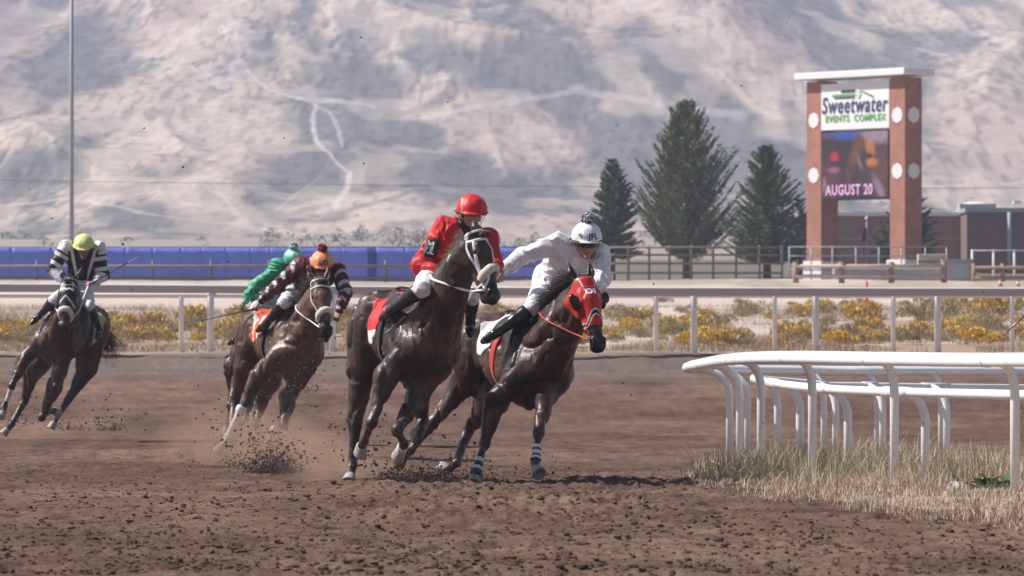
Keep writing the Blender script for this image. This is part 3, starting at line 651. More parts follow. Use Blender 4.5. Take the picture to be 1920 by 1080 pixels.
def tack(sp):
    "bridle, saddle, cloth, girth"
    fr, hp, root, p = sp['fr'], sp['hp'], sp['root'], sp['fr'].p; sm = sp['strap']; tw = sp['tack']
    for s_ in (1, -1):
        strap(sp, 'cheek_strap', [(.00, -.02, s_ * .08), (.18, -.06, s_ * .10), (.45, -.03, s_ * .09), (.80, -.035, s_ * .08)], sm, .011 * tw)
        strap(sp, 'bit_ring', [(.80, -.02, s_ * .08), (.83, -.035, s_ * .08), (.85, -.05, s_ * .08)], M['metal'], .022, .006)
    strap(sp, 'brow_band', [(.10, -.07, .10), (.12, .0, .10), (.12, .09, .05), (.12, .10, 0), (.12, .09, -.05), (.12, .0, -.10), (.10, -.07, -.10)], sm, .011 * tw)
    strap(sp, 'crown_piece', [(.02, -.05, .09), (-.01, .0, .08), (-.02, .06, 0), (-.01, .0, -.08), (.02, -.05, -.09)], sm, .010 * tw)
    strap(sp, 'throat_latch', [(.04, -.05, -.09), (.22, -.14, -.07), (.30, -.20, 0), (.22, -.14, .07), (.04, -.05, .09)], sm, .009)
    if sp.get('nose'):
        t0, t1, off, mt = sp['nose']; tm_ = (t0 + t1) / 2; strap(sp, 'noseband', [(tm_ + .12, -.04, .085), (tm_ + .07, .02, .08), (tm_ + .01, .08, .045), (tm_, .095, 0), (tm_ + .01, .08, -.045), (tm_ + .07, .02, -.08), (tm_ + .12, -.04, -.085)], M[mt], .040, .030, off=.012)
        strap(sp, 'chin_strap', [(.74, -.03, .08), (.76, -.09, .05), (.76, -.12, 0), (.76, -.09, -.05), (.74, -.03, -.08)], sm, .010)
    # saddle cloth, saddle, girth from the trunk's own shape
    TT = sp['T'][:sp['NT']]
    P = np.array([p(a, b, z) for a in (-.55, .5) for b in (-.42, .42) for z in (.75, 1.75)]); lo, hi = P.min(0), P.max(0)
    nz = lambda P: -.020 * ((1 - np.abs(2 * vn3(P * np.array([9, 9, 4.5]) + 2 * vn3(P * 6, 33)[:, None], 31) - 1)) ** 2 - .4) - .006 * (vn3(P * 30, 32) - .5)
    def cl_cloth(x, y, z):
        a, b, c = fr.loc(x, y, z); return np.maximum(np.maximum(a - .10 - .25 * (c - 1.3), sp.get('cl_a', -.36) - a), sp.get('cl_z', 1.14) - c + .05 * np.sin(a * 9))
    sdf_mesh('saddle_cloth', TT, .009, M['cloth'], root, sp['cloth_col'], .018, cl_cloth, noise=nz, lo=lo, hi=hi)
    def cl_girth(x, y, z):
        a, b, c = fr.loc(x, y, z); return np.abs(a - .16) - .045
    sdf_mesh('girth', TT, .009, M['cloth'], root, lambda V: np.tile(np.array(sp.get('girth_col', (.02, .02, .02))), (len(V), 1)), .028 if not sp.get('girth_col') else .022, cl_girth, lo=lo, hi=hi)
    sd = [rc(p(.10, .03, 1.59), p(.10, -.03, 1.59), .030, .030, .04), el(p(-.08, 0, 1.585), fr.R(), (.19, .10, .025), .03), el(p(-.25, 0, 1.60), fr.R(12), (.05, .12, .028), .03)]
    for s_ in (1, -1):
        nn = nrm(fr.lf * s_ * .86 + fr.up * .5); sd += [el(p(.02, s_ * .225, 1.44), np.array([fr.f, nn, nrm(np.cross(fr.f, nn))]), (.15, .022, .12), .02)]
    sdf_mesh('saddle', sd, .008, M['leather'], root)
def reins(sp, hands, rr=.009):
    m = MB()
    for s_, hnd in ((-1, hands[0]), (1, hands[1])):
        a = onsurf(sp['H'], sp['hp'](.84, -.035, 0), sp['w'] * s_, .008, .3); Q = []
        for k in range(15):
            t = k / 14; q = a * (1 - t) + hnd * t + np.array([0, 0, -.05 * math.sin(math.pi * t)])
            for _ in range(40):
                if k in (0,) or sdf_pts(sp['prims'], q[None])[0] > .012: break
                q = q + sp['fr'].lf * s_ * .012 + np.array([0, 0, .002])
            Q.append(q)
        Q = np.array(Q)
        for _ in range(2): Q[1:-1] = (Q[:-2] + 2 * Q[1:-1] + Q[2:]) / 4
        m.tube(Q, rr, 8, .6)
    m.build('reins', sp['strap'] if sp.get('rein_mat') is None else M[sp['rein_mat']], sp['root'], True)
def leg_wrap(sp, nm, a, b, t0, t1, color, name='leg_wrap', bands=None):
    J = sp['legsJ'][nm]; A, B = J[a], J[b]; ax = B - A; L2 = ax @ ax
    def clip(x, y, z):
        t = ((x - A[0]) * ax[0] + (y - A[1]) * ax[1] + (z - A[2]) * ax[2]) / L2; dd = np.maximum(t0 - t, t - t1) * math.sqrt(L2)
        r = np.sqrt(np.maximum((x - A[0] - t * ax[0]) ** 2 + (y - A[1] - t * ax[1]) ** 2 + (z - A[2] - t * ax[2]) ** 2, 0)) - .085
        return np.maximum(dd, r)
    def cf(V):
        t = ((V - A) @ ax) / L2; c = np.tile(np.array(color, float), (len(V), 1))
        if bands is not None:
            k = np.zeros(len(V))
            for q0, q1 in bands: k = np.maximum(k, ((t > q0) & (t < q1)).astype(float))
            c = c * (1 - k[:, None]) + np.array((.80, .80, .82)) * k[:, None]
        return c
    lo = np.minimum(A, B) - .14; hi = np.maximum(A, B) + .14
    sdf_mesh(name, sp['prims'], .006, M['cloth'], sp['root'], cf, .010, clip, lo=lo, hi=hi)

# ------------------------------------------------------------------ jockeys
def hand_prims(wr, kn, nrmv, size=1.0, grip=1.0):
    h = nrm(kn - wr); n = nrm(nrmv - (nrmv @ h) * h); s = np.cross(h, n); Pm = []
    k0 = wr + h * .085 * size
    for i, o in enumerate((-.030, -.010, .010, .029)):
        Pm.append(rc(wr + h * .015 + s * o * .6, k0 + s * o, .015, .0125, .010))
    lens = (.040, .046, .043, .034)
    for i, o in enumerate((-.030, -.010, .010, .029)):
        a = k0 + s * o; b = a + (h * (.55 - .1 * i * .3) + n * .75 * grip) * lens[i]; c = b + (-h * .35 + n * .65) * lens[i] * .8; d = c + (-h * .85 + n * .05) * lens[i] * .6
        Pm += [rc(a, b, .0105, .0095, .003), rc(b, c, .0095, .0088, .002), rc(c, d, .0088, .0075, .002)]
    t0 = wr + h * .025 - s * .026; t1 = t0 + h * .030 - s * .022 + n * .018; t2 = t1 + h * .030 + s * .006 + n * .018
    Pm += [rc(t0, t1, .014, .0115, .008), rc(t1, t2, .0115, .0095, .003)]
    return Pm, k0 + n * .03, s
def mud(c, V, th): q = vn3(V * 46, 55) * .75 + vn3(V * 12, 56) * .25; return c + (np.array((.13, .085, .065)) - c) * (.75 * sstep(th, th + .05, q))[:, None]
def build_person(sp):
    d0 = sp['d']; P = {}
    pel = U(*sp['pelvis'], d0); P['pel'] = pel
    nk = solve(pel, *sp['neck'], .47, -1); P['nk'] = nk
    tdir = nrm(nk - pel)
    ch = nk - tdir * .10
    for s in 'RL':
        sh = solve(nk, *sp[s + 'sh'], .185, sp.get(s + 'shs', 1)); P[s + 'sh'] = sh
        e = solve(sh, *sp[s + 'el'], .29, sp.get(s + 'els', -1)); P[s + 'el'] = e
        P[s + 'wr'] = solve(e, *sp[s + 'wr'], .25, sp.get(s + 'wrs', -1)); P[s + 'hd'] = solve(P[s + 'wr'], *sp[s + 'hd'], .09, sp.get(s + 'hds', -1))
        hp_ = solve(pel, *sp[s + 'hip'], .11, sp.get(s + 'hips', 1)); P[s + 'hip'] = hp_
        P[s + 'kn'] = solve(hp_, *sp[s + 'kn'], .42, sp.get(s + 'kns', -1)); P[s + 'an'] = solve(P[s + 'kn'], *sp[s + 'an'], .42, sp.get(s + 'ans', 1))
        P[s + 'to'] = solve(P[s + 'an'], *sp[s + 'to'], .17, sp.get(s + 'tos', -1))
    hpr = sp.get('horse', {}).get('prims')
    if hpr is not None:      # the leg on this side stays outside the horse: move its joints nearer along their sight line
        for key, r in (('Rkn', .075), ('Ran', .065), ('Rto', .05)):
            for _ in range(40):
                if sdf_pts(hpr, P[key][None])[0] > r: break
                P[key] = RAYC + (P[key] - RAYC) * (1 - .015 / d0)
        for _ in range(25):
            t = np.linspace(.1, .9, 7)[:, None]; q = P['Rkn'] * (1 - t) + P['Ran'] * t; k = sdf_pts(hpr, q).min()
            if k > .06: break
            for key in ('Rkn', 'Ran', 'Rto'): P[key] = RAYC + (P[key] - RAYC) * (1 - .02 / d0)
        for key, r in (('Lkn', .07), ('Lan', .065), ('Lto', .05)):
            for _ in range(40):
                if sdf_pts(hpr, P[key][None])[0] > r: break
                P[key] = P[key] + sp['horse']['fr'].lf * .012
    c = solve(nk, *sp['head'], .15, -1); P['c'] = c
    u = nrm(sp['hup']); f = nrm(np.array(sp['face'], float) - (np.array(sp['face']) @ u) * u); sd = np.cross(f, u)   # sd: the person's right
    hp = lambda a, b, g: c + f * a + sd * b + u * g
    Rh = np.array([sd, f, u])
    if sp.get('verbose'):
        print(sp['name'], {k: [round(float(q), 2) for q in v] for k, v in P.items()})
    sh_ax = nrm(P['Rsh'] - P['Lsh']); tn = nrm(np.cross(tdir, sh_ax)); RT = np.array([sh_ax, tn, tdir])
    body = [el(ch - tdir * .04, RT, (.165, .115, .17), .04), el(pel + tdir * .19, RT, (.13, .10, .14), .05), el(pel, RT, (.155, .12, .12), .05), rc(nk, c - u * .05 - f * .015, .058, .052, .03)]
    for s in 'RL':
        body += [rc(nk - tdir * .03, P[s + 'sh'], .055, .06, .04), rc(P[s + 'sh'], P[s + 'el'], .052, .038, .03), rc(P[s + 'el'], P[s + 'wr'], .038, .025, .015),
                 rc(P[s + 'hip'], P[s + 'kn'], .085, .052, .04), rc(P[s + 'kn'], P[s + 'kn'] * .6 + P[s + 'an'] * .4, .050, .050, .02), rc(P[s + 'kn'] * .6 + P[s + 'an'] * .4, P[s + 'an'], .050, .032, .02), rc(P[s + 'an'], P[s + 'to'], .034, .026, .02)]
    hd = [el(hp(-.008, 0, .012), Rh, (.073, .092, .095), .02), el(hp(.022, 0, -.058), Rh, (.056, .066, .062), .03), rc(hp(.076, .010, -.108), hp(.076, -.010, -.108), .018, .018, .02),
          rc(hp(.086, 0, .004), hp(.108, 0, -.036), .010, .013, .012), rc(hp(.100, .011, -.040), hp(.100, -.011, -.040), .008, .008, .006), rc(hp(.078, .040, .022), hp(.078, -.040, .022), .013, .013, .012),
          rc(hp(.090, .018, -.066), hp(.090, -.018, -.066), .0065, .0065, .005), rc(hp(.087, .016, -.080), hp(.087, -.016, -.080), .007, .007, .005)]
    for k in (1, -1):
        hd += [rc(hp(.062, k * .040, -.028), hp(.062, k * .040, -.028), .024, .024, .02), el(hp(-.005, k * .076, -.020), Rh, (.008, .018, .032), .006), rc(hp(.103, k * .031, .002), hp(.103, k * .031, .002), .014, .014, .010, -1)]
    hd += [rc(hp(.100, .022, -.073), hp(.100, -.022, -.073), .0025, .0025, .004, -1)]
    hands = []; grip = {}
    for s in 'RL':
        pn = np.array(sp.get(s + 'pn', (0, .4, -1.))); hprm, g, ax = hand_prims(P[s + 'wr'], P[s + 'hd'], pn); hands += hprm; grip[s] = (g, ax)
    skin = np.array(sp.get('skin', (.42, .23, .16)))
    gl = sp.get('glove')
    def cskin(V):
        cc = np.tile(skin, (len(V), 1)); d, t = seg_d(V, hp(.09, .018, -.073), hp(.09, -.018, -.073)); cc += (np.array((.36, .12, .10)) - cc) * (1 - sstep(.009, .015, d))[:, None]
        if gl is not None:
            for s in 'RL': d = np.linalg.norm(V - P[s + 'hd'], axis=1); cc[d < .13] = gl
        return cc
    allp = body + hd + hands
    root = sdf_mesh('person', allp, .0075, M['skin'], None, cskin, loc=(pel[0], pel[1], pel[2] - .12))
    setp(root, sp['label'], 'jockey', 'jockeys racing')
    # jersey
    def fold(am):
        def f_(V):
            w = vn3(V * 5.5, sp['seed'])[:, None]; a = V @ np.array([[.8, .1, .5], [-.2, .95, .2], [-.5, -.2, .84]])
            r1 = 1 - np.abs(2 * vn3(a * np.array([7., 7., 17.]) + w * 2.6, sp['seed'] + 1) - 1); r2_ = 1 - np.abs(2 * vn3(V * np.array([16., 16., 8.]) + w * 2, sp['seed'] + 2) - 1)
            return -am * (r1 ** 2.2 * .85 + r2_ ** 2.5 * .35 - .35)
        return f_
    js = [el(ch - tdir * .04, RT, (.200, .150, .185), .05), el(pel + tdir * .17, RT, (.175, .14, .14), .05), rc(nk + tdir * .0, nk + (c - nk) * .25, .085, .066, .03), el(nk - tdir * .06 - tn * 0, RT, (.215, .125, .10), .05)]
    for s in 'RL':
        cu = P[s + 'wr'] * .93 + P[s + 'el'] * .07
        js += [rc(nk - tdir * .03, P[s + 'sh'], .078, .088, .04), rc(P[s + 'sh'], P[s + 'el'], .086, .070, .03), rc(P[s + 'el'], P[s + 'el'] * .35 + cu * .65, .070, .058, .02), rc(P[s + 'el'] * .35 + cu * .65, cu, .058, .036, .02)]
    info = dict(P=P, hp=hp, nk=nk, pel=pel, tdir=tdir, sh_ax=sh_ax, tn=tn, ch=ch, u=u, f=f, sdv=sd)
    js_o = sdf_mesh('jersey', js, .0075, M['silk'], root, (lambda V: mud(sp['jersey'](V, info), V, .80)), noise=fold(.026))
    br = [el(pel, RT, (.185, .15, .145), .05), rc(pel, pel + tdir * .12, .145, .13, .05)]
    for s in 'RL': br += [rc(P[s + 'hip'], P[s + 'kn'], .110, .072, .04), rc(P[s + 'kn'], P[s + 'kn'] * .82 + P[s + 'an'] * .18, .058, .050, .02)]
    sdf_mesh('breeches', br, .0075, M['silk'], root, lambda V: mud(sp['breech'](V, info), V, .76), noise=fold(.016))
    bcol = np.array(sp.get('boot', (.014, .014, .016)))
    for s in 'RL':
        K, A, T_ = P[s + 'kn'], P[s + 'an'], P[s + 'to']; top = K * .80 + A * .20
        sh = nrm(A - K); b = [rc(top, K * .55 + A * .45, .072, .060, .02), rc(K * .55 + A * .45, A, .057, .042, .02), rc(A, A * .3 + T_ * .7, .043, .036, .02), rc(A * .3 + T_ * .7, T_, .036, .028, .02), rc(A - (T_ - A) * .12 + sh * .03, A + sh * .035, .030, .030, .02)]
        bo = sdf_mesh('boot', b, .007, M['boot'] if s not in sp.get('boot_over', {}) else M['silk'], root, None)
        # stirrup iron and leather
        m = MB(); mid = A * .45 + T_ * .55; sv = nrm(np.cross(T_ - A, sh)); ring = []
        for k in range(17):
            a = 2 * math.pi * k / 16; ring.append(mid + sv * .046 * math.sin(a) + (-sh) * (.044 * math.cos(a) + .010 - (.02 if math.cos(a) < -.7 else 0)))
        m.tube(ring, .0045, 6); m.build('stirrup', M['metal'], root, True)
        m = MB(); m.tube([ring[0], K * .5 + A * .5 - sv * .0 + nrm(pel - K) * .07, P[s + 'hip'] * .4 + K * .6 + np.array([0, 0, -.07])], .012, 6, .3); m.build('stirrup_leather', M['leather'], root, True)
    # helmet
    hm = [el(hp(-.012, 0, .052), Rh, (.136, .156, .144), .02)] + [el(hp(.118, 0, .040), Rh, (.085, .055, .014), .02)]
    hcl = lambda x, y, z: -((x - c[0]) * u[0] + (y - c[1]) * u[1] + (z - c[2]) * u[2] - .012 - .12 * ((x - c[0]) * f[0] + (y - c[1]) * f[1] + (z - c[2]) * f[2]))
    hcf = sp['helmet']
    wr = lambda V: .006 * (vn3(V * 22, sp['seed'] + 9) - .5) + .0012 * np.cos(8 * np.arctan2((V - c) @ f, (V - c) @ sd))
    ho = sdf_mesh('helmet', hm, .0065, M['silk'], root, lambda V: hcf(V, info), clip=hcl, noise=wr)
    ring = []
    for k in range(33):
        a = 2 * math.pi * k / 32; ring.append(hp(-.012 + .158 * math.cos(a), .139 * math.sin(a), .040))
    MB().tube(ring, .010, 6, .5, side=u).build('helmet_band', sp.get('band', M['black']), ho, True)
    hsurf = lambda az, elv, o=.004: hp(-.012, 0, .052) + (f * (.156 + o) * math.cos(az) * math.cos(elv) + sd * (.136 + o) * math.sin(az) * math.cos(elv) + u * (.144 + o) * math.sin(elv))
    for k in (1, -1): MB().tube([hp(.02, k * .112, .01), hp(.03, k * .084, -.05), hp(.045, k * .045, -.115), hp(.06, 0, -.128)], .007, 6, .4).build('chin_strap', M['black'], ho, True)
    if sp.get('pompom'):
        pm = MB(); pc = hsurf(0, math.pi / 2, .035); r2 = np.random.default_rng(sp['seed'])
        for q in range(190):
            dv = nrm(r2.normal(size=3)); pm.tube([pc, pc + dv * .045, pc + dv * .058 + np.array([0, 0, -.008])], [.004, .007, .002], 4)
        po = pm.build('pompom', sp['pompom'], ho, True)
        if sp.get('pompom2'):
            pm = MB()
            for q in range(110): dv = nrm(r2.normal(size=3)); pm.tube([pc, pc + dv * .047, pc + dv * .062 + np.array([0, 0, -.008])], [.004, .008, .002], 4)
            pm.build('pompom_strands', sp['pompom2'], po, True)
    gg = []
    for k in (1, -1): gg += [el(hp(.096, k * .031, .004), Rh, (.036, .022, .025), .012)]
    sdf_mesh('goggles', gg, .005, sp.get('goggle', M['black_gloss']), root)
    for k in (1, -1): MB().tube([hp(.088, k * .055, .003), hp(.05, k * .082, .003), hp(.0, k * .088, .003)], .008, 6, .4).build('goggle_strap', M['black'], root, True)
    sp.update(info=info, grip=grip, root=root, helmet_o=ho, hsurf=hsurf, js=js)
    return sp
def text_mesh(txt, size, bold=.0, cuts=2, extr=0):
    cu = bpy.data.curves.new('txt', 'FONT'); cu.body = txt; cu.size = size; cu.align_x = 'CENTER'; cu.align_y = 'CENTER'; cu.offset = bold; cu.resolution_u = 4; cu.space_character = 1.12
    o = bpy.data.objects.new('txt', cu); C.collection.objects.link(o); bpy.context.view_layer.update()
    me = bpy.data.meshes.new_from_object(o.evaluated_get(bpy.context.evaluated_depsgraph_get())); bpy.data.objects.remove(o)
    bm = bmesh.new(); bm.from_mesh(me); bmesh.ops.triangulate(bm, faces=bm.faces)
    for _ in range(cuts): bmesh.ops.subdivide_edges(bm, edges=bm.edges[:], cuts=1, use_grid_fill=True); bmesh.ops.triangulate(bm, faces=bm.faces)
    bm.verts.index_update(); V = np.array([q.co[:] for q in bm.verts]); Fc = np.array([[t.index for t in f.verts] for f in bm.faces]); bm.free(); return V, Fc
def lettering(txt, size, mapf, mt, parent, bold=0., cuts=2, name='lettering'):
    V, Fc = text_mesh(txt, size, bold, cuts); return mesh_obj(name, np.array([mapf(a, b) for a, b, _ in V]), Fc, mt, parent, False)
def whip(name, a, b, handle, label, flap=True, tipcol=None, r=.0055):
    a, b = np.asarray(a, float), np.asarray(b, float); L = np.linalg.norm(b - a); d = nrm(b - a); o = empty('riding_whip', a, label, 'whip', 'riding whips')
    MB().tube([a - d * .02, a + d * .0, a + d * .16, a + d * .18], [.009, .011, .010, r], 8).build('handle', handle, o, True)
    MB().tube([a + d * .17, a + d * L * .8], [r, r * .8], 8).build('shaft', M['black'], o, True)
    MB().tube([a + d * L * .8, a + d * L * .84, b], [r * .8, .012, .011], 8, .35).build('flap', tipcol or M['black'], o, True)
    return o
ONLY = None

# ------------------------------------------------------------------ the five runners
def flat(c): return lambda V, I=None: np.tile(np.array(c, float), (len(V), 1))
def cloth_red(V): return np.array([.56, .035, .035]) + (np.array([.65, .62, .6]) - np.array([.56, .035, .035])) * 0 * V
def mk(c): return lambda V: np.tile(np.array(c, float), (len(V), 1))
H1 = dict(name='H1', s=218, withers=(806, 548), theta=20, lean=11, ear=(.035, -.02), poll=(892, 440, -.78), muzzle=(926, 562, -.92), yaw=60, seed=1,
  label='near black racehorse in white bridle, nearest the camera, running with its head high', strap=M['white_strap'], tack=1.15, verbose=0,
  hs=1.17, coat=(.026, .0145, .0115), coat2=(.088, .052, .038), mane_len=.6, cl_a=-.30, cl_z=1.12, nose=(.50, .62, .026, 'fleece'), cloth_col=lambda V: np.where((H1['fr'].loc(*V.T)[2] < 1.19)[:, None], np.array((.66, .64, .64)), np.array((.56, .03, .035))), mane_mat='hair_lit', mane_n=300, mane_side=-1,
  legs=dict(RF=[(724, 706, -1), (697, 792, -1), (684, 826, 1), (678, 836, 1), (674, 852, 1)], LF=[(783, 745, -1), (745, 806, -1), (757, 832, 1), (752, 845, 1), (744, 857, 1)],
            RH=[(681, 690, -1), (666, 795, 1), (661, 872, 0), (656, 893, -1), (650, 908, -1)], LH=[(782, 700, -1), (792, 790, 1), (786, 822, -1), (782, 826, 1), (778, 808, 1)]))
H2 = dict(name='H2', s=212, withers=(1018, 592), theta=24, lean=13, poll=(1096, 530, -.80), muzzle=(1123, 652, -1.0), yaw=22, seed=2,
  label='dark bay racehorse wearing a red blinker hood, galloping on the right', strap=M['red_strap'], tack=1., verbose=0,
  coat=(.034, .0185, .0140), coat2=(.108, .062, .044), forelock=0, cl_a=-.30, cl_z=1.20, cloth_col=mk((.66, .64, .66)), girth_col=(.45, .04, .03), ear=(.0, .0), mane_n=620, mane_len=1.25, mane_blow=1.6, dark_hoof=('RH',), mane_side=-1,
  legs=dict(RF=[(929, 752, -1), (908, 832, 0), (893, 884, -1), (889, 898, -1), (884, 911, -1)], LF=[(1022, 742, -1), (1010, 812, -1), (1004, 866, -1), (1006, 880, -1), (1010, 894, -1)],
            RH=[(888, 700, 1), (812, 792, 1), (768, 846, 0), (755, 858, 1), (746, 868, 1)], LH=[(925, 750, 1), (878, 806, 1), (855, 868, -1), (842, 881, 1), (829, 878, 1)]))
H3 = dict(name='H3', s=165, withers=(572, 580), theta=24, lean=19, poll=(601, 530, -.80), muzzle=(612, 627, -1.05), yaw=20, seed=3,
  label='bay racehorse with white sheepskin noseband and one long white foreleg stocking, third from right', strap=M['white_strap'], tack=.9, verbose=0,
  coat=(.050, .025, .017), coat2=(.120, .066, .043), nose=(.52, .66, .032, 'fleece'), cloth_col=lambda V: np.where(((np.mod(H3['fr'].loc(*V.T)[0] * 6 + H3['fr'].loc(*V.T)[2] * 3, 1) < .4) & (H3['fr'].loc(*V.T)[2] < 1.42))[:, None], np.array((.66, .64, .64)), np.array((.62, .09, .04))), ear=(.02, .0), mane_n=300,
  socks=[('RF', 0.02, 3), ('LF', 0.2, 3)],
  legs=dict(RF=[(486, 704, -1), (452, 768, -1), (427, 821, 0), (415, 838, -1), (403, 851, -1)], LF=[(541, 744, -1), (532, 797, -1), (513, 806, 1), (508, 818, 1), (503, 832, 1)],
            RH=[(462, 690, 1), (440, 752, 1), (434, 800, -1), (432, 812, 1), (430, 822, 1)], LH=[(500, 720, -1), (488, 768, 1), (477, 806, -1), (475, 816, -1), (472, 828, -1)]))
H4 = dict(name='H4', s=148, withers=(520, 598), theta=8, lean=18, poll=(588, 540, -.9), muzzle=(600, 618, -1.1), yaw=15, seed=4,
  label='brown racehorse almost hidden behind the bay one with the white stocking, under the green jockey', strap=M['black'], tack=.8,
  coat=(.04, .02, .014), coat2=(.09, .045, .03), cloth_col=mk((.05, .30, .20)), mane_n=120, h=.016,
  legs=dict(RF=[(450, 715, -1), (432, 760, -1), (428, 792, 1), (427, 800, 1), (425, 810, 1)], LF=[(490, 735, -1), (474, 780, -1), (470, 808, -1), (470, 816, -1), (469, 826, -1)],
            RH=[(440, 690, 1), (436, 745, 1), (443, 790, -1), (442, 800, -1), (440, 810, -1)], LH=[(480, 700, -1), (470, 755, 1), (455, 795, -1), (448, 806, 1), (444, 816, 1)]))
H5 = dict(name='H5', s=142, withers=(140, 570), theta=-10, lean=20, poll=(130, 528, -.85), muzzle=(120, 617, -1.1), yaw=-8, seed=5,
  label='dark bay racehorse with black and white hood, alone at the far left', strap=M['white_strap'], tack=.9, verbose=0,
  coat=(.040, .021, .016), coat2=(.090, .052, .037), nose=(.56, .70, .030, 'fleece'), cloth_col=mk((.52, .50, .24)), ear=(.03, .0), mane_n=120, dark_hoof=(),
  socks=[('RF', .15, .75)],
  legs=dict(RF=[(46, 672, -1), (22, 724, -1), (8, 762, 0), (5, 774, -1), (0, 786, -1)], LF=[(103, 724, -1), (79, 782, -1), (92, 772, 1), (102, 770, 1), (108, 774, 1)],
            RH=[(62, 690, -1), (46, 752, 1), (22, 795, -1), (14, 805, -1), (4, 817, -1)], LH=[(162, 690, -1), (128, 750, 1), (106, 783, -1), (101, 793, -1), (94, 808, -1)]))
HS = [build_horse(q) for q in ([H1, H2, H3, H4, H5] if not ONLY else [globals()[k] for k in ONLY if k[0] == 'H'])]
for q in HS: tack(q)

def colmix(c, d, k): return c + (np.array(d) - c) * k[:, None]
def along(V, a, b): d, t = seg_d(V, a, b); return d, t
def j_red(V, I):
    c = np.tile(np.array((.56, .025, .03)), (len(V), 1)); P = I['P']
    for s in 'RL':
        d, t = along(V, P[s + 'el'], P[s + 'wr']); c = colmix(c, (.62, .10, .10), (d < .08) * (t > .85) * 1.)
    return c
def j_white(V, I): return np.tile(np.array((.76, .74, .79)), (len(V), 1))
def j_maroon(V, I):
    c = np.tile(np.array((.085, .014, .022)), (len(V), 1)); P = I['P']; n = I['nk']
    for s in 'RL':
        A, B, Cc = P[s + 'sh'], P[s + 'el'], P[s + 'wr']; d1, t1 = along(V, A, B); d2, t2 = along(V, B, Cc); u = np.where(d1 < d2, t1, 1 + t2)
        top = ((V - (A + (B - A) * t1[:, None])) @ I['u']); side = np.where(d1 < d2, top, (V - (B + (Cc - B) * t2[:, None])) @ I['u'])
        arm = (np.minimum(d1, d2) < .11)
        chev = (np.mod(u * 2.6 + side * 9, 1) < .34)
        c = colmix(c, (.50, .52, .62), (arm & (side > .030) & chev & (u > .05)) * 1.)
        c = colmix(c, (.50, .05, .035), (arm & (side > .030) & (np.mod(u * 2.6 + side * 9, 1) > .34) & (np.mod(u * 2.6 + side * 9, 1) < .42)) * 1.)
    q = (V - n) @ I['sh_ax']; c = colmix(c, (.62, .64, .74), ((np.abs(np.abs(q) - .10) < .018) & (((V - I['pel']) @ I['tn']) * -1 < 5) & (((V - n) @ I['tdir']) > -.12)) * 1.)
    return c
def j_green(V, I): return colmix(np.tile(np.array((.03, .30, .15)), (len(V), 1)), (.08, .42, .26), sstep(.5, .8, vn3(V * 9, 4)))
def j_black(V, I):
    c = np.tile(np.array((.014, .013, .017)), (len(V), 1)); P = I['P']; n = I['nk']
    for s in 'RL':
        A, B, Cc = P[s + 'sh'], P[s + 'el'], P[s + 'wr']; d1, t1 = along(V, A, B); d2, t2 = along(V, B, Cc); u = np.where(d1 < d2, t1, 1 + t2); arm = (np.minimum(d1, d2) < .12) & (np.abs((V - n) @ I['sh_ax']) > .15)
        q = np.abs((V - n) @ I['sh_ax']); ph = np.mod(u * 2.7 + .2, 1)
        c = colmix(c, (.72, .72, .78), (arm & ((ph < .38) | (u > 1.05) | ((u < .22) & (q > .2)))) * 1.)
    q = (V - n) @ I['sh_ax']; t = (V - n) @ I['tdir']; c = colmix(c, (.70, .70, .76), ((np.abs(np.abs(q) - .13 - .25 * (t + .05)) < .022) & (np.abs(q) > .07)) * 1.)
    return c
def hel(c, c2=None, k=None):
    def f_(V, I):
        q = np.tile(np.array(c, float), (len(V), 1))
        if c2 is not None: q = colmix(q, c2, k(V, I))
        return q
    return f_
def bre(c, cuff=None):
    def f_(V, I):
        q = np.tile(np.array(c, float), (len(V), 1))
        if cuff is not None:
            for s in 'RL': q = colmix(q, cuff, (np.linalg.norm(V - (I['P'][s + 'kn'] * .93 + I['P'][s + 'an'] * .07), axis=1) < .082) * 1.)
        return q
    return f_
def sdep(h, a=-.05, z=1.75):
    return float(h['fr'].p(a, 0, z)[1])
CAST = []
def J1_():
    return dict(name='J1', d=sdep(H1, -.08), pelvis=(820, 516), neck=(872, 434), head=(884, 406), hup=(.05, -.16, 1), face=(.05, -1, -.18), Rsh=(828, 442), Lsh=(916, 446),
      Rel=(787, 498), Rwr=(828, 517), Rhd=(848, 513), Lel=(926, 500), Lwr=(890, 522), Lhd=(872, 520), Rhip=(806, 524), Rkn=(792, 541), Ran=(732, 584), Rto=(715, 598), Lhip=(842, 530), Lkn=(884, 556), Lan=(882, 606), Lto=(882, 628),
      Rhips=0, Lhips=0, jersey=j_red, breech=bre((.74, .72, .76)), helmet=hel((.60, .02, .025), (.40, .25, .16), lambda V, I: ((V - I['P']['c']) @ I['sdv'] > .085) * 1. * ((V - I['P']['c']) @ I['sdv'] < .10)), goggle=M['clear_gray'], seed=11,
      label='jockey in red silks and a red helmet with the number 1 on the sleeve', skin=(.45, .26, .19), Rshs=-1, Lshs=-1)
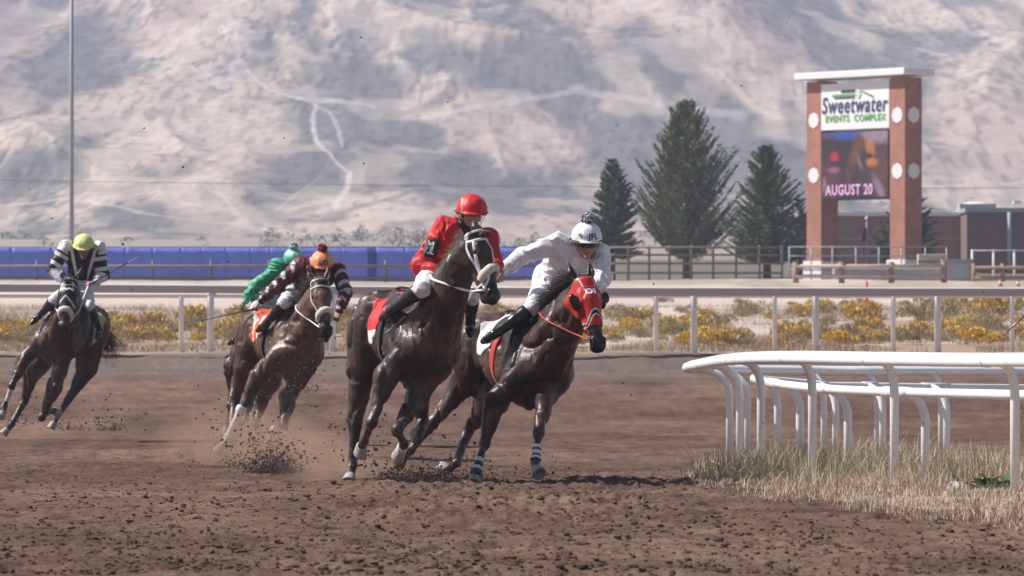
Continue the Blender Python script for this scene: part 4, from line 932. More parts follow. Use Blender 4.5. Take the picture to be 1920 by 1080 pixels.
def J2_():
    return dict(name='J2', d=sdep(H2, -.08), pelvis=(1036, 528), neck=(1082, 466), head=(1100, 457), hup=(.03, -.22, 1), face=(.12, -1, -.38), Rsh=(1046, 456), Lsh=(1122, 474),
      Rel=(982, 478), Rwr=(942, 508), Rhd=(930, 520), Lel=(1132, 522), Lwr=(1100, 548), Lhd=(1086, 552), Rhip=(1022, 540), Rkn=(998, 578), Ran=(928, 626), Rto=(906, 640), Lhip=(1052, 545), Lkn=(1076, 590), Lan=(1066, 640), Lto=(1064, 660),
      Rhips=0, Lhips=0, Rels=0, jersey=j_white, breech=bre((.74, .72, .78)), helmet=hel((.78, .76, .80)), goggle=M['black_gloss'], pompom=M['white_paint'], pompom2=M['purple'], seed=12,
      label='jockey all in white with a white pompom helmet and sunglasses, one arm stretched out', skin=(.40, .21, .15), Rshs=-1, Lshs=-1)
def J3_():
    return dict(name='J3', d=sdep(H3, -.08), pelvis=(558, 540), neck=(597, 507), head=(604, 501), hup=(.03, -.38, 1), face=(.05, -1, -.5), Rsh=(566, 497), Lsh=(632, 507),
      Rel=(521, 535), Rwr=(487, 566), Rhd=(473, 580), Lel=(648, 548), Lwr=(636, 584), Lhd=(630, 596), Rhip=(548, 548), Rkn=(533, 568), Ran=(500, 606), Rto=(483, 620), Lhip=(575, 552), Lkn=(604, 580), Lan=(612, 622), Lto=(612, 638),
      Rhips=0, Lhips=0, jersey=j_maroon, breech=bre((.66, .66, .72)), helmet=hel((.78, .16, .06), (.80, .32, .15), lambda V, I: sstep(.04, .09, (V - I['P']['c']) @ I['u'])), goggle=M['black_gloss'], pompom=M['black'], pompom2=M['red_strap'], seed=13,
      label='jockey in maroon silks with white chevrons and an orange helmet', skin=(.36, .19, .13), Rshs=-1, Lshs=-1)
def J4_():
    return dict(name='J4', d=sdep(H4, -.08), pelvis=(498, 548), neck=(545, 503), head=(552, 494), hup=(-.02, -.35, 1), face=(.4, -1, -.5), Rsh=(522, 506), Lsh=(572, 508),
      Rel=(476, 538), Rwr=(460, 566), Rhd=(450, 578), Lel=(570, 545), Lwr=(565, 560), Lhd=(560, 565), Rhip=(490, 556), Rkn=(474, 600), Ran=(448, 632), Rto=(430, 644), Lhip=(515, 560), Lkn=(540, 600), Lan=(545, 640), Lto=(545, 655),
      Rhips=0, Lhips=0, jersey=j_green, breech=bre((.68, .68, .74)), helmet=hel((.04, .36, .24), (.35, .62, .52), lambda V, I: sstep(.10, .15, (V - I['P']['c']) @ I['u'])), goggle=M['black_gloss'], pompom=mat('green_wool', (.10, .42, .32), .9), pompom2=M['white_paint'], seed=14,
      label='jockey in green silks and green helmet, mostly hidden behind the maroon jockey', skin=(.36, .19, .13), Rshs=-1, Lshs=-1, glove=(.015, .015, .017))
def J5_():
    return dict(name='J5', d=sdep(H5, -.05), pelvis=(150, 532), neck=(156, 472), head=(157, 466), hup=(.02, -.40, 1), face=(0, -1, -.55), Rsh=(124, 463), Lsh=(186, 466),
      Rel=(98, 506), Rwr=(122, 528), Rhd=(134, 532), Lel=(194, 518), Lwr=(177, 530), Lhd=(166, 530), Rhip=(136, 545), Rkn=(102, 562), Ran=(74, 592), Rto=(60, 606), Lhip=(158, 545), Lkn=(168, 574), Lan=(172, 612), Lto=(176, 632),
      Rhips=0, Lhips=0, jersey=j_black, breech=bre((.70, .69, .74), (.03, .09, .42)), helmet=hel((.70, .78, .30)), goggle=M['clear_gray'], seed=15, band=mat('cap_green', (.55, .62, .22), .7),
      label='jockey in black and white striped silks with a plain yellow cap', skin=(.36, .18, .13), Rshs=-1, Lshs=-1)
for hname, jf in (('H1', J1_), ('H2', J2_), ('H3', J3_), ('H4', J4_), ('H5', J5_)):
    if ONLY and hname not in ONLY: continue
    js_ = jf(); h = globals()[hname]; js_['horse'] = h; j = build_person(js_); CAST.append(j)
    if hname in ('H2', 'H3', 'H4'): reins(h, [h['fr'].p(.34, -.05, 1.66), h['fr'].p(.34, .05, 1.66)], .010)
    elif hname == 'H1': reins(h, [U(824, 523, h['fr'].d - .35), j['grip']['L'][0]], .019)
    else: reins(h, [j['grip']['R'][0], j['grip']['L'][0]], .012)
    globals()[j['name']] = j

# ------------------------------------------------------------------ marks, hoods, whips
def cast_px(prims, px, py, d0, off, span=1.2):
    r = np.array([(px - 960) / F, 1.0, -(py - YH) / F]); ds = np.linspace(d0 - span, d0 + span, 260); d = sdf_pts(prims, RAYC + ds[:, None] * r)
    i = int(np.argmax(d < 0)); i = i if d[i] < 0 else int(np.argmin(d)); return RAYC + (ds[i] - off) * r
def decal(parent, prims, px, py, s, VF, mt, off=.02, rot=0., name='lettering', d0=None):
    V, Fc = VF; ca, sa = math.cos(rot), math.sin(rot); d0 = d0 or F / s
    P = np.array([cast_px(prims, px + (a * ca - b * sa) * s, py - (a * sa + b * ca) * s, d0, off) for a, b in V[:, :2]])
    return mesh_obj(name, P, Fc, mt, parent, False)
def disc(rx, ry, n=24, p=2.0, rings=5):
    V = [(0, 0)]; Fc = []
    for j in range(1, rings + 1):
        for k in range(n):
            a = 2 * math.pi * k / n; c, s_ = math.cos(a), math.sin(a); V.append((rx * j / rings * np.sign(c) * abs(c) ** (2 / p), ry * j / rings * np.sign(s_) * abs(s_) ** (2 / p)))
    for k in range(n): Fc.append((0, 1 + k, 1 + (k + 1) % n))
    for j in range(rings - 1):
        for k in range(n): a = 1 + j * n; Fc.append((a + k, a + n + k, a + n + (k + 1) % n, a + (k + 1) % n))
    return np.array(V), Fc
def helmet_text(j, txt, size, az, elv, mt, name='lettering', VF=None, off=.008):
    V, Fc = VF if VF is not None else text_mesh(txt, size, .0015, 1)
    P = [j['hsurf'](az + -a / .150, elv + b / .150, off) for a, b in V[:, :2]]
    return mesh_obj(name, np.array(P), Fc, mt, j['helmet_o'], False)
def star_mesh(r):
    V = [(0, 0)] + [(r * (1 if k % 2 == 0 else .42) * math.sin(math.pi * k / 5), r * (1 if k % 2 == 0 else .42) * math.cos(math.pi * k / 5)) for k in range(10)]
    return np.array(V), [(0, 1 + k, 1 + (k + 1) % 10) for k in range(10)]
M['grey_mark'] = mat('grey_mark', (.12, .11, .10), .6)
def hood_red(V):
    t, n, l = head_coords(H2)(*V.T); c = np.tile(np.array((.50, .025, .025)), (len(V), 1)); tc = t - .22 * (np.abs(l) / .075) ** 2
    c = colmix(c, (.72, .72, .76), ((tc > .455) & (tc < .475)) * 1.); c = colmix(c, (.012, .012, .015), ((tc > .475) & (tc < .53)) * 1.); c = colmix(c, (.72, .72, .76), ((tc > .53) & (tc < .548)) * 1.)
    c = colmix(c, (.70, .55, .56), ((np.abs(np.hypot((t - .30) * .62, l) - .066) < .004) & (t < .30) & (n > 0)) * 1.)
    c = colmix(c, (.70, .55, .56), ((np.abs(l - .058 + (t - .02) * .12) < .005) & (t < .16) & (n > 0)) * 1.); c = colmix(c, (.70, .55, .56), ((np.abs(l + .058 - (t - .02) * .12) < .005) & (t < .16) & (n > 0)) * 1.)
    return c
def hood_black(V):
    t, n, l = head_coords(H5)(*V.T); c = np.tile(np.array((.012, .012, .015)), (len(V), 1)); a = np.abs(l)
    c = colmix(c, (.70, .70, .74), ((np.abs(t - .36 - 1.9 * a) < .022)) * 1.)
    c = colmix(c, (.70, .70, .74), ((np.abs(t - .20 - 1.1 * np.abs(a - .03)) < .018) & (a < .07)) * 1.); c = colmix(c, (.70, .70, .74), ((np.abs(t - .03 - .9 * a) < .018) & (a < .07)) * 1.)
    c = colmix(c, (.70, .70, .74), ((np.abs(a - .045 - .1 * t) < .005) & (t > .03) & (t < .24)) * 1.)
    return c
def has(k): return not ONLY or k in ONLY
if has('H1'):
    strap(H1, 'face_strap', [(.10, .11, 0), (.30, .12, .0), (.50, .10, .0), (.58, .09, 0)], M['white_strap'], .009)
    for s_ in (1, -1): strap(H1, 'side_strap', [(.12, .02, s_ * .10), (.36, .0, s_ * .09), (.62, -.02, s_ * .08), (.80, -.035, s_ * .08)], M['white_strap'], .015)
    strap(H1, 'lower_strap', [(.62, .07, .07), (.72, .05, .075), (.83, -.03, .075)], M['white_strap'], .012); strap(H1, 'lower_strap', [(.62, .07, -.07), (.72, .05, -.075), (.83, -.03, -.075)], M['white_strap'], .012)
    pt = decal(J1['root'], J1['js'], 809, 465, 218, disc(.062, .088, 20, 3.2), M['black'], .030, -.25, 'number_patch')
    V = np.array([(-.012, -.055), (.014, -.055), (.014, .055), (-.004, .055), (-.012, .045), (-.030, .034), (-.030, .018), (-.012, .024), (-.030, -.055), (-.030, -.040), (-.012, -.040), (.014, -.040), (.031, -.040), (.031, -.055)]); Fc = [(0, 1, 11, 10), (10, 11, 2, 3, 4, 7), (4, 5, 6, 7), (8, 0, 10, 9), (1, 13, 12, 11)]; decal(pt, J1['js'], 809, 465, 218, (V, Fc), M['white_paint'], .036, -.25)
    whip('riding_whip', J1['grip']['R'][0], U(722, 626, H1['fr'].d - .62), M['leather'], 'long thin dark whip held beside the red saddle cloth of the leading horse')
    hr = MB(); r2 = np.random.default_rng(3); c0 = J1['info']['hp'](-.09, .05, -.03)
    for i in range(160):
        q = c0 + r2.normal(size=3) * .025; P_ = [q]; d0 = nrm(J1['info']['sdv'] * .8 - J1['info']['f'] * .8 + np.array([0, 0, -.2]) + r2.normal(size=3) * .4)
        for k in range(4): d0 = nrm(d0 + np.array([0, 0, -.25]) + r2.normal(size=3) * .2); q = q + d0 * .035; P_.append(q)
        hr.tube(P_, [.003, .003, .002, .001, .0005], 3)
    hr.build('hair', mat('blonde_hair', (.62, .50, .36), .5), J1['root'], True)
    leg_wrap(H1, 'LF', 3, 4, .35, .75, (.66, .64, .62), 'ankle_boot')
if has('H2'):
    hc2 = head_coords(H2)
    def eye_hole(t, n, l): return .040 - np.sqrt(((t - .285) * .62) ** 2 + (n - 0) ** 2 + (np.abs(l) - .11) ** 2)
    hd2 = head_shell(H2, 'hood', .010, M['silk'], -.06, .70, extra=eye_hole, colfn=hood_red, h=.006)
    for s_ in (1, -1):
        hpp = H2['hp']; RHd = np.array([H2['u'], H2['v'], H2['w']]); cup = sdf_mesh('blinker_cup', [el(hpp(.30, -.005, s_ * .105), RHd, (.070, .064, .040), .01), el(hpp(.26, .02, s_ * .135), RHd, (.055, .024, .034), .01)], .006, M['black_gloss'], hd2)
    V, Fc = text_mesh('OF', .078, .003, 1)
    q = [onsurf(H2['H'], H2['hp'](.215 - b / H2['L'], -.02, 0), H2['v'] * .1 + H2['w'] * a * H2['lat'], .016, .4) for a, b in V[:, :2]] if 'lat' in H2 else None
    sg_ = 1.0 if H2['w'][0] > 0 else -1.0
    P = []
    for a, b, _ in V:
        c0 = H2['hp'](.20 - b / H2['L'], .0, a * sg_ / H2['S']); P.append(onsurf(H2['H'], c0, H2['v'], .016, .3))
    mesh_obj('lettering', np.array(P), Fc, M['white_strap'], hd2, False)
    helmet_text(J2, 'JFL', .074, -.30, .26, M['black']); helmet_text(J2, '', 0, .62, .34, M['grey_mark'], 'star', star_mesh(.026))
    leg_wrap(H2, 'LF', 2, 3, .42, .95, (.12, .11, .12), bands=[(.44, .56), (.64, .76), (.84, .93)]); leg_wrap(H2, 'RF', 2, 3, .52, 1.15, (.05, .06, .07), bands=[(.55, .68), (.84, .97)])
if has('H3'):
    leg_wrap(H3, 'RF', 2, 3, -.12, 1.05, (.66, .64, .62)); leg_wrap(H3, 'LF', 2, 3, .35, .95, (.62, .60, .58))
    helmet_text(J3, 'UD', .080, -.12, .36, M['black'])
    whip('riding_whip', J3['grip']['R'][0], U(373, 602, H3['fr'].d - .55), M['leather'], 'slim black whip pointing left from the hand of the maroon jockey')
if has('H4'): whip('riding_whip', J4['grip']['R'][0], U(421, 580, H4['fr'].d - .5), M['tan_leather'], 'short whip in the gloved hand of the green jockey', tipcol=M['tan_leather'])
if has('H5'):
    head_shell(H5, 'hood', .010, M['silk'], -.06, .58, extra=lambda t, n, l: .034 - np.sqrt(((t - .285) * .62) ** 2 + n ** 2 + (np.abs(l) - .11) ** 2), colfn=hood_black, h=.007)
    whip('riding_whip', J5['grip']['L'][0], U(259, 482, H5['fr'].d - .3), M['leather'], 'whip with a pale flat end, held up by the jockey in the yellow cap', tipcol=M['white_paint'], r=.008)

# ------------------------------------------------------------------ white track rails
def smooth_path(pts, n=12):
    P = np.array(pts, float); out = []
    for i in range(len(P) - 1):
        p0, p1, p2, p3 = P[max(i - 1, 0)], P[i], P[i + 1], P[min(i + 2, len(P) - 1)]
        for k in range(n):
            t = k / n; out.append(.5 * ((2 * p1) + (-p0 + p2) * t + (2 * p0 - 5 * p1 + 4 * p2 - p3) * t * t + (-p0 + 3 * p1 - 3 * p2 + p3) * t ** 3))
    out.append(P[-1]); return np.array(out)
def rail(label, group, base, top_h, over_, kind, pw=.045, side=1, post_side=0, cap=False, mt='white_rail'):
    "base: (X, Y, ztop) of each post foot; the rail runs over them, pushed out by over on the track side"
    B = np.array(base); S_ = smooth_path(B)
    T_ = np.gradient(S_[:, :2], axis=0); T_ /= np.linalg.norm(T_, axis=1)[:, None]; N = np.stack([-T_[:, 1], T_[:, 0]], 1) * side
    ov = np.array(over_ if hasattr(over_, '__len__') else [over_] * len(B)); ovs = np.interp(np.arange(len(S_)) / 12, np.arange(len(B)), ov); ctr = S_.copy(); ctr[:, :2] += N * ovs[:, None]
    root = empty('track_rail', (B[0, 0], B[0, 1], ground_z(B[0, 0], B[0, 1])), label, 'rail', group)
    path = [(ctr[i], np.array([N[i, 0], N[i, 1], 0]), np.array([0, 0, 1.])) for i in range(len(ctr))]
    if kind == 'cover':
        prof = [(-.13, -.035), (-.13, -.055), (-.10, -.068), (.10, -.095), (.15, -.088), (.165, -.05), (.15, -.01), (.10, .012), (0, .020), (-.09, .006)]
    elif kind == 'tube': prof = [(.042 * math.cos(a), .042 * math.sin(a)) for a in np.linspace(0, 2 * math.pi, 12, endpoint=False)]
    else: prof = [(.03 * math.cos(a), .03 * math.sin(a)) for a in np.linspace(0, 2 * math.pi, 10, endpoint=False)]
    r_ = MB().sweep(path, prof).build('rail', M[mt], root, True); 
    for k, b in enumerate(B):
        i = min(k * 12, len(S_) - 1); n = np.array([N[i, 0], N[i, 1], 0]); gzv = ground_z(b[0], b[1]) - .15; zt = b[2] - (.06 if kind == 'cover' else .0)
        over = ov[k]; P0 = np.array([b[0], b[1], gzv]); bend = .26 if over > .1 else .05
        pts = [P0, np.array([b[0], b[1], zt - bend])] + [np.array([b[0], b[1], zt - bend]) + n * over * (1 - math.cos(a)) + np.array([0, 0, bend * math.sin(a)]) for a in np.linspace(.25, math.pi / 2, 7)]
        MB().tube(pts, pw, 14, side=nrm(np.cross(n, [0, 0, 1]))).build('post', M[mt], root, True)
        if kind in ('tube', 'cover') and 0 < i < len(S_) - 3:      # sleeve at each joint
            a_, b_ = max(i - 1, 0), min(i + 2, len(S_) - 1)
            if kind == 'tube': MB().tube([ctr[a_], ctr[i], ctr[b_]], .049, 12).build('joint_sleeve', M[mt], root, True)
            else:
                j2 = [ctr[i], ctr[i] + (ctr[i + 1] - ctr[i]) * .12]; MB().sweep([(q, np.array([N[i, 0], N[i, 1], 0]), np.array([0, 0, 1.])) for q in j2], [(u_ * 1.03, v_ * 1.06 + .0015) for u_, v_ in prof]).build('joint_sleeve', M['rail_shade_grey'], root, True)
        if cap:
            MB().tube([[b[0], b[1], zt - .01], [b[0], b[1], zt + .05], [b[0] - .04, b[1], zt + .09]], [pw * 1.1, pw, .01], 10).build('post_cap', M[mt], root, True)
    return root
def fx(px, s, py_top): d = F / s; return ((px - 960) / s, d, HC - (py_top - YH) / s)
railA = [fx(2230, 262, 662), fx(1903, 235, 666), fx(1677, 223, 664), fx(1523, 214, 662), fx(1427, 206, 665), fx(1387, 188, 674), fx(1368, 179, 681), fx(1402, 171, 687), fx(1545, 166, 689), fx(1645, 164.5, 690), fx(1765, 162, 690), fx(2000, 158, 690), fx(2300, 154, 690)]
rail('white covered inner rail with broad flat top curving round the dry grass', 'inner rails', railA, 0, [.12, .12, .12, .13, .16, .27, .33, .32, .26, .22, .2, .18, .18], 'cover', .038, side=1)
railB = [fx(1990, 221, 741), fx(1735, 208, 735), fx(1590, 201, 729), fx(1500, 193, 719), fx(1458, 172, 710), fx(1567, 168.5, 722), fx(1655, 167, 724), fx(1775, 165, 726), fx(2010, 160, 728)]
rail('lower white tube rail on goosenecked posts inside the covered rail', 'inner rails', railB, 0, .24, 'tube', .040, side=1)
rc_ = [fx(p_, 97, 553) for p_ in range(-520, 2500, 229)]
rc_ = [fx(395 + 228.5 * k - 8 * (k > 2) * 1.0, 96.5, 553) for k in range(-4, 9)]
rail('far white outer rail with stout pointed posts along the track edge', 'outer rails', rc_, 0, 0.0, 'thin', .068, side=-1, cap=True)
rd_ = [fx(340 + 222.5 * k, 95.5, 556) for k in range(-4, 10)]
rail('far white rail with slim posts just behind the outer rail', 'outer rails', rd_, 0, .0, 'thin', .048, side=-1)
# wide tilted cover over the outer rail, its underside's shade put into the grey
cv = [(np.array([x_, 108.2 + .25, HC - (yy_ - YH) / 98.]), np.array([0, 1., 0]), np.array([0, 0, 1.])) for x_, yy_ in zip(np.linspace(-16, 16, 30), np.interp(np.linspace(-16, 16, 30), [-10, 0, 10], [539, 546, 547.5]))]
o = MB().sweep(cv, [(-.16, .06), (-.16, .03), (.12, -.085), (.16, -.085), (.16, -.05), (-.10, .075)]).build('rail_cover', M['rail_shade_grey'])
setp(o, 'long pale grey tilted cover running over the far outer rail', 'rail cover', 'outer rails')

# ------------------------------------------------------------------ blue screen fence and pipe fences
def span_fence(name, label, cat, pxs, d, rails_z, post_w, z_top, mt_post, mt_rail, group='fences behind the track', rr=.05, gap=1):
    root = empty(name, ((pxs[0] - 960) * d / F, d, gz(d)), label, cat, group)
    x0, x1 = (pxs[0] - 960) * d / F, (pxs[-1] - 960) * d / F
    for q in rails_z: MB().tube([[x0, d - .06, q], [x1, d - .06, q]], rr, 8).build('rail', mt_rail, root, True)
    for a in pxs: X_ = (a - 960) * d / F; MB().tube([[X_, d, gz(d) - .3], [X_, d, z_top]], post_w, 8).build('post', mt_post, root, True)
    return root
DB = 236.; zf = lambda py, d: HC - (py - YH) * d / F
bl = empty('blue_screen_fence', (-18, DB, gz(DB)), 'long blue mesh windscreen fence with seams, behind the left half of the track', 'fence', 'fences behind the track')
edges = [-60, 22, 98, 172, 236, 287, 340, 378, 424, 470, 507, 556, 610, 641, 690, 706, 760, 800, 842, 872, 930, 985, 1008, 1040, 1082, 1132]
for i in range(len(edges) - 1):
    a, b = edges[i], edges[i + 1]; nx = 10; V = []; Fc = []
    for ix in range(nx + 1):
        px = a + (b - a) * ix / nx
        for iz in range(7): py = 464 + 68 * iz / 6 + .8 * math.sin(math.pi * ix / nx) * (iz == 0); V.append(((px - 960) * DB / F, DB + .010 * math.sin(ix * .9 + i) * math.sin(iz * .8), zf(py, DB)))
    V = np.array(V); Q = [(x_ * 7 + z_, (x_ + 1) * 7 + z_, (x_ + 1) * 7 + z_ + 1, x_ * 7 + z_ + 1) for x_ in range(nx) for z_ in range(6)]
    o = mesh_obj('screen_panel', V, Q, M['blue_dark'] if i in (2, 14, 22) and b - a < 30 else M['blue_mesh'], bl); so = o.modifiers.new('s', 'SOLIDIFY'); so.thickness = .02
for a in edges: X_ = (a - 960) * DB / F; MB().tube([[X_, DB + .12, gz(DB) - .2], [X_, DB + .12, zf(463, DB)]], .035, 8).build('post', M['pipe'], bl, True)
MB().tube([[-23, DB + .12, zf(463.5, DB)], [4, DB + .12, zf(463.5, DB)]], .035, 8).build('rail', M['pipe'], bl, True)
DP = 231.
M['pipe_wood'] = mat('weathered_wood', (.20, .15, .125), .85, var=.2, vscale=4)
span_fence('pipe_fence', 'brown pipe fence with two rails standing in front of the blue screen', 'fence', list(range(-40, 1140, 109)), DP, [zf(499, DP), zf(521, DP)], .055, zf(488, DP), M['pipe'], M['pipe_wood'], rr=.055)
DM = 238.
span_fence('corral_fence', 'tall grey-brown corral fence of posts and four rails in front of the spruces', 'fence', [1140, 1178, 1217, 1255, 1296, 1337, 1380, 1424, 1466], DM, [zf(464, DM), zf(478, DM), zf(494, DM), zf(512, DM)], .055, zf(460, DM), M['pipe_wood'], M['pipe_wood'], rr=.045)
span_fence('mesh_panel_fence', 'light grey pipe panel fence in front of the sign pillars', 'fence', [1480, 1521, 1561, 1605, 1648, 1690, 1735, 1775], 240., [zf(463, 240.), zf(480, 240.), zf(505, 240.)], .035, zf(462, 240.), M['pole'], M['pole'], rr=.022)
span_fence('mesh_panel_fence', 'light grey pipe panel fence in front of the dark end of the brick building', 'fence', [1823, 1863, 1902, 1945, 1990], 239., [zf(470, 239.), zf(500, 239.)], .05, zf(468, 239.), M['white_paint'], M['pole'], rr=.03)
DW = 226.
rf = span_fence('post_and_rail_fence', 'two-rail wooden fence with sun-bleached rails below the big sign', 'fence', [1492, 1578, 1671, 1770], DW, [zf(499, DW), zf(518, DW)], .12, zf(491, DW), M['wood'], M['wood_pale'], rr=.075)
span_fence('post_and_rail_fence', 'two-rail brown wooden fence at the right edge, beyond the grey bin', 'fence', [1826, 1880, 1940, 2010], DW + 4, [zf(502, DW + 4), zf(521, DW + 4)], .09, zf(494, DW + 4), M['wood'], M['wood'], rr=.07)
cb = MB().box((((1665 - 960) * 232 / F), 232.6, gz(232) + .2), (4.4, 1.0, zf(515, 232) - gz(232) + .4)).build('retaining_block', M['concrete']); bevel(cb, .04)
setp(cb, 'long low grey concrete block under the wooden fence', 'block')
gb = MB().box((((1797 - 960) * 231 / F), 231.6, (gz(231) + zf(490, 231)) / 2), (1.25, 1.1, zf(490, 231) - gz(231) + .1)).build('equipment_cabinet', M['concrete']); bevel(gb, .04)
MB().box((((1797 - 960) * 231 / F), 231.6, zf(490, 231) + .06), (1.31, 1.16, .05)).build('lid', M['pole'], gb); MB().box((((1797 - 960) * 231 / F) + .1, 231.03, zf(507, 231)), (.7, .03, .6)).build('door', M['pole'], gb)
setp(gb, 'square grey cabinet beside the end post of the wooden fence', 'cabinet')
hay = MB().box((((1748 - 960) * 233.5 / F), 233.9, zf(498, 233.5)), (1.15, .7, .95)).build('pallet_stack', M['wood_pale']); bevel(hay, .03)
for k in range(3): MB().box((((1748 - 960) * 233.5 / F), 233.53, zf(490 + 9 * k, 233.5)), (1.2, .03, .07)).build('board', M['wood'], hay)
setp(hay, 'pale stack of boards behind the bleached fence rails', 'stack')
for k, (a, b_) in enumerate(((1625, 'slim red and white marker post below the big sign'), (1876, 'red marker cone left of the far right edge'), (1909, 'red marker cone nearest the right edge of the photo'))):
    d = (168., 215., 215.)[k]; X_ = (a - 960) * d / F; m = MB(); g = gz(d) + .05; zt = zf((527, 523, 525)[k], d)
    rb = .045 if k == 0 else .07; m.tube([[X_, d, g], [X_, d, g + .05]], [rb * 1.4, rb * 1.3], 12); m.tube([[X_, d, g + .05], [X_, d, zt]], [rb, .035], 12); o = m.build('marker_cone', M['cone_red'], None, True); MB().tube([[X_, d, (g + zt) / 2 - .05], [X_, d, (g + zt) / 2 + .05]], [rb * .5 + .032, rb * .5 + .026], 12).build('reflective_band', M['white_paint'], o, True); setp(o, b_, 'cone', 'markers')

# ------------------------------------------------------------------ sign tower
AL = math.radians(51); fr_n = np.array([-math.sin(AL), -math.cos(AL), 0]); fr_t = np.array([math.cos(AL), -math.sin(AL), 0])   # front face normal (to the left), its rightward tangent
SGN = np.array([fr_t, -fr_n, [0, 0, 1]]).T
corner = U(1697, 490, 244.); s46 = F / 244.
def SP(t, n, py): q = corner + fr_t * t + (-fr_n) * n; return np.array([q[0], q[1], HC - (py - YH) / s46])
wf_ = 26.7 / s46 / math.cos(AL); dd_ = 34 / s46 / math.sin(AL); gap_ = 120.5 / s46 / math.cos(AL)
sign = empty('sign_tower', SP(-wf_ - gap_ / 2, .4, 520), 'tall electronic sign board held between two rust-red pillars on white plinths', 'sign')
for t0, nmx in ((-wf_, 0), (-2 * wf_ - gap_, 1)):
    c = (SP(t0, 0, 488) + SP(t0 + wf_, dd_, 146)) / 2; zt, zb = zf(144, 244.), zf(487, 244.)
    c[2] = (zt + zb) / 2; pl = MB().box(c, (wf_, dd_, zt - zb), SGN).build('pillar', M['brick_pillar'], sign); bevel(pl, .03)
    c2 = c.copy(); c2[2] = (zb + zf(530, 244.)) / 2; bs = MB().box(c2, (wf_ + .22, dd_ + .22, zb - zf(530, 244.)), SGN).build('plinth', M['white_paint'], pl); bevel(bs, .03)
    c3 = c2.copy(); c3[2] = zf(503, 244.); MB().box(c3, (wf_ + .23, dd_ + .23, .10), SGN).build('plinth_groove', M['concrete'], pl)
    for py in (215, 320):
        for fc in (0, 1):
            V, Fc = disc(.33, .33, 32, 2.0, 2); ang = np.arctan2(V[:, 1], V[:, 0]); k = 1 + .06 * np.cos(8 * ang); V = V * k[:, None]
            P_ = []
            for a, b in V:
                if fc == 0: q = SP(t0 + wf_ / 2 + a, -.012, 0)
                else: q = SP(t0 + wf_ + .012, dd_ / 2 + a, 0)
                q[2] = zf(py + (3 if nmx else 0), 244.) + b; P_.append(q)
            o = mesh_obj('round_plaque', np.array(P_), Fc, M['white_paint'], pl, False); so = o.modifiers.new('s', 'SOLIDIFY'); so.thickness = .02; so.offset = 0
cp = SP(-wf_ - gap_ / 2, dd_ / 2, 0); cp[2] = zf(134, 244.); cap_ = MB().box(cp, (wf_ * 2 + gap_ + .75, dd_ + .8, .30), SGN).build('cap', M['white_paint'], sign); bevel(cap_, .03)
def panel(name, y0, y1, mt, n0=-.02, thick=.5, parent=None):
    c = (SP(-wf_ - gap_ + .01, n0, y0) + SP(-wf_ - .01, n0 + thick, y1)) / 2; return MB().box(c, (gap_ - .03, thick, (y1 - y0) / s46), SGN).build(name, mt, parent or sign)
pn = panel('name_board', 150, 238, mat('sign_white', (.76, .76, .78), .5)); cab = panel('screen_cabinet', 240, 372, M['black'], n0=0.0)
def on_sign(a, b, off=.03):   # a: 0..1 across the board, b: row of the photograph
    q = SP(-wf_ - gap_ + a * gap_, -.02 - off, 0); q[2] = zf(b, 244.); return q
def sign_text(txt, size, a, row, mt, sx=1.0, bold=0., parent=None, shear=0):
    V, Fc = text_mesh(txt, size, bold, 0); return mesh_obj('lettering', np.array([on_sign(a + (x_ + shear * y_) * sx / gap_, row - y_ * s46) for x_, y_, _ in V]), Fc, mt, parent or pn, False)
sign_text('Sweetwater', 1.0, .50, 193, M['purple'], .78, .016, shear=.18)
sign_text('EVENTS  COMPLEX', .40, .51, 217.5, M['green_text'], 1.03, .012)
def sign_bar(a0, a1, y0, y1, mt, par, nm='logo_bar', taper=0):
    V = [on_sign(a0 + taper, y0), on_sign(a1, y0), on_sign(a1, y1), on_sign(a0, y1)]; o = mesh_obj(nm, np.array(V), [(0, 3, 2, 1)], mt, par, False); so = o.modifiers.new('s', 'SOLIDIFY'); so.thickness = .012
sign_bar(.30, .50, 163, 168, M['purple'], pn, taper=.01); sign_bar(.16, .56, 171, 174.5, M['green_text'], pn, taper=.02); sign_bar(.20, .50, 176.5, 179, M['purple'], pn, taper=.01)
V, Fc = disc(.16, .2, 24, 2, 3); mesh_obj('logo_disc', np.array([on_sign(.555 + a / gap_, 171 - b * s46, .036) for a, b in V]), Fc, mat('logo_pale', (.55, .66, .55), .6), pn)
for q in range(5): MB().tube([on_sign(.60 + .03 * q, 166 + 2.2 * q, .03), on_sign(.655 + .03 * q, 170 + 2 * q, .03)], .022, 5).build('logo_stroke', M['grey_mark'], pn)
# LED picture: soft blobs of colour
nx, nz_ = 90, 110; gx, gy = np.meshgrid(np.linspace(0, 1, nx), np.linspace(0, 1, nz_)); gx = gx.ravel(); gy = gy.ravel()
c = np.tile(np.array((.035, .020, .030)), (len(gx), 1))
def blob(x0, y0, rx, ry, cc, rot=0, p=1.0, k=1.):
    global c
    X_, Y_ = gx - x0, gy - y0; u_ = X_ * math.cos(rot) + Y_ * math.sin(rot); v_ = -X_ * math.sin(rot) + Y_ * math.cos(rot); m = np.exp(-(((u_ / rx) ** 2 + (v_ / ry) ** 2) ** 2) * p) * k; c = c + (np.array(cc) - c) * m[:, None]
blob(.5, .0, .8, .10, (.16, .09, .16)); blob(.85, .08, .30, .13, (.42, .28, .38)); blob(.35, .05, .22, .07, (.02, .10, .55)); blob(.9, .6, .25, .4, (.14, .05, .045)); blob(.1, .75, .2, .35, (.12, .03, .06))
blob(.56, .16, .09, .12, (.15, .05, .03)); blob(.50, .36, .085, .25, (.19, .06, .035), .32); blob(.44, .60, .06, .09, (.08, .03, .03)); blob(.58, .50, .03, .16, (.25, .16, .22), -.25)
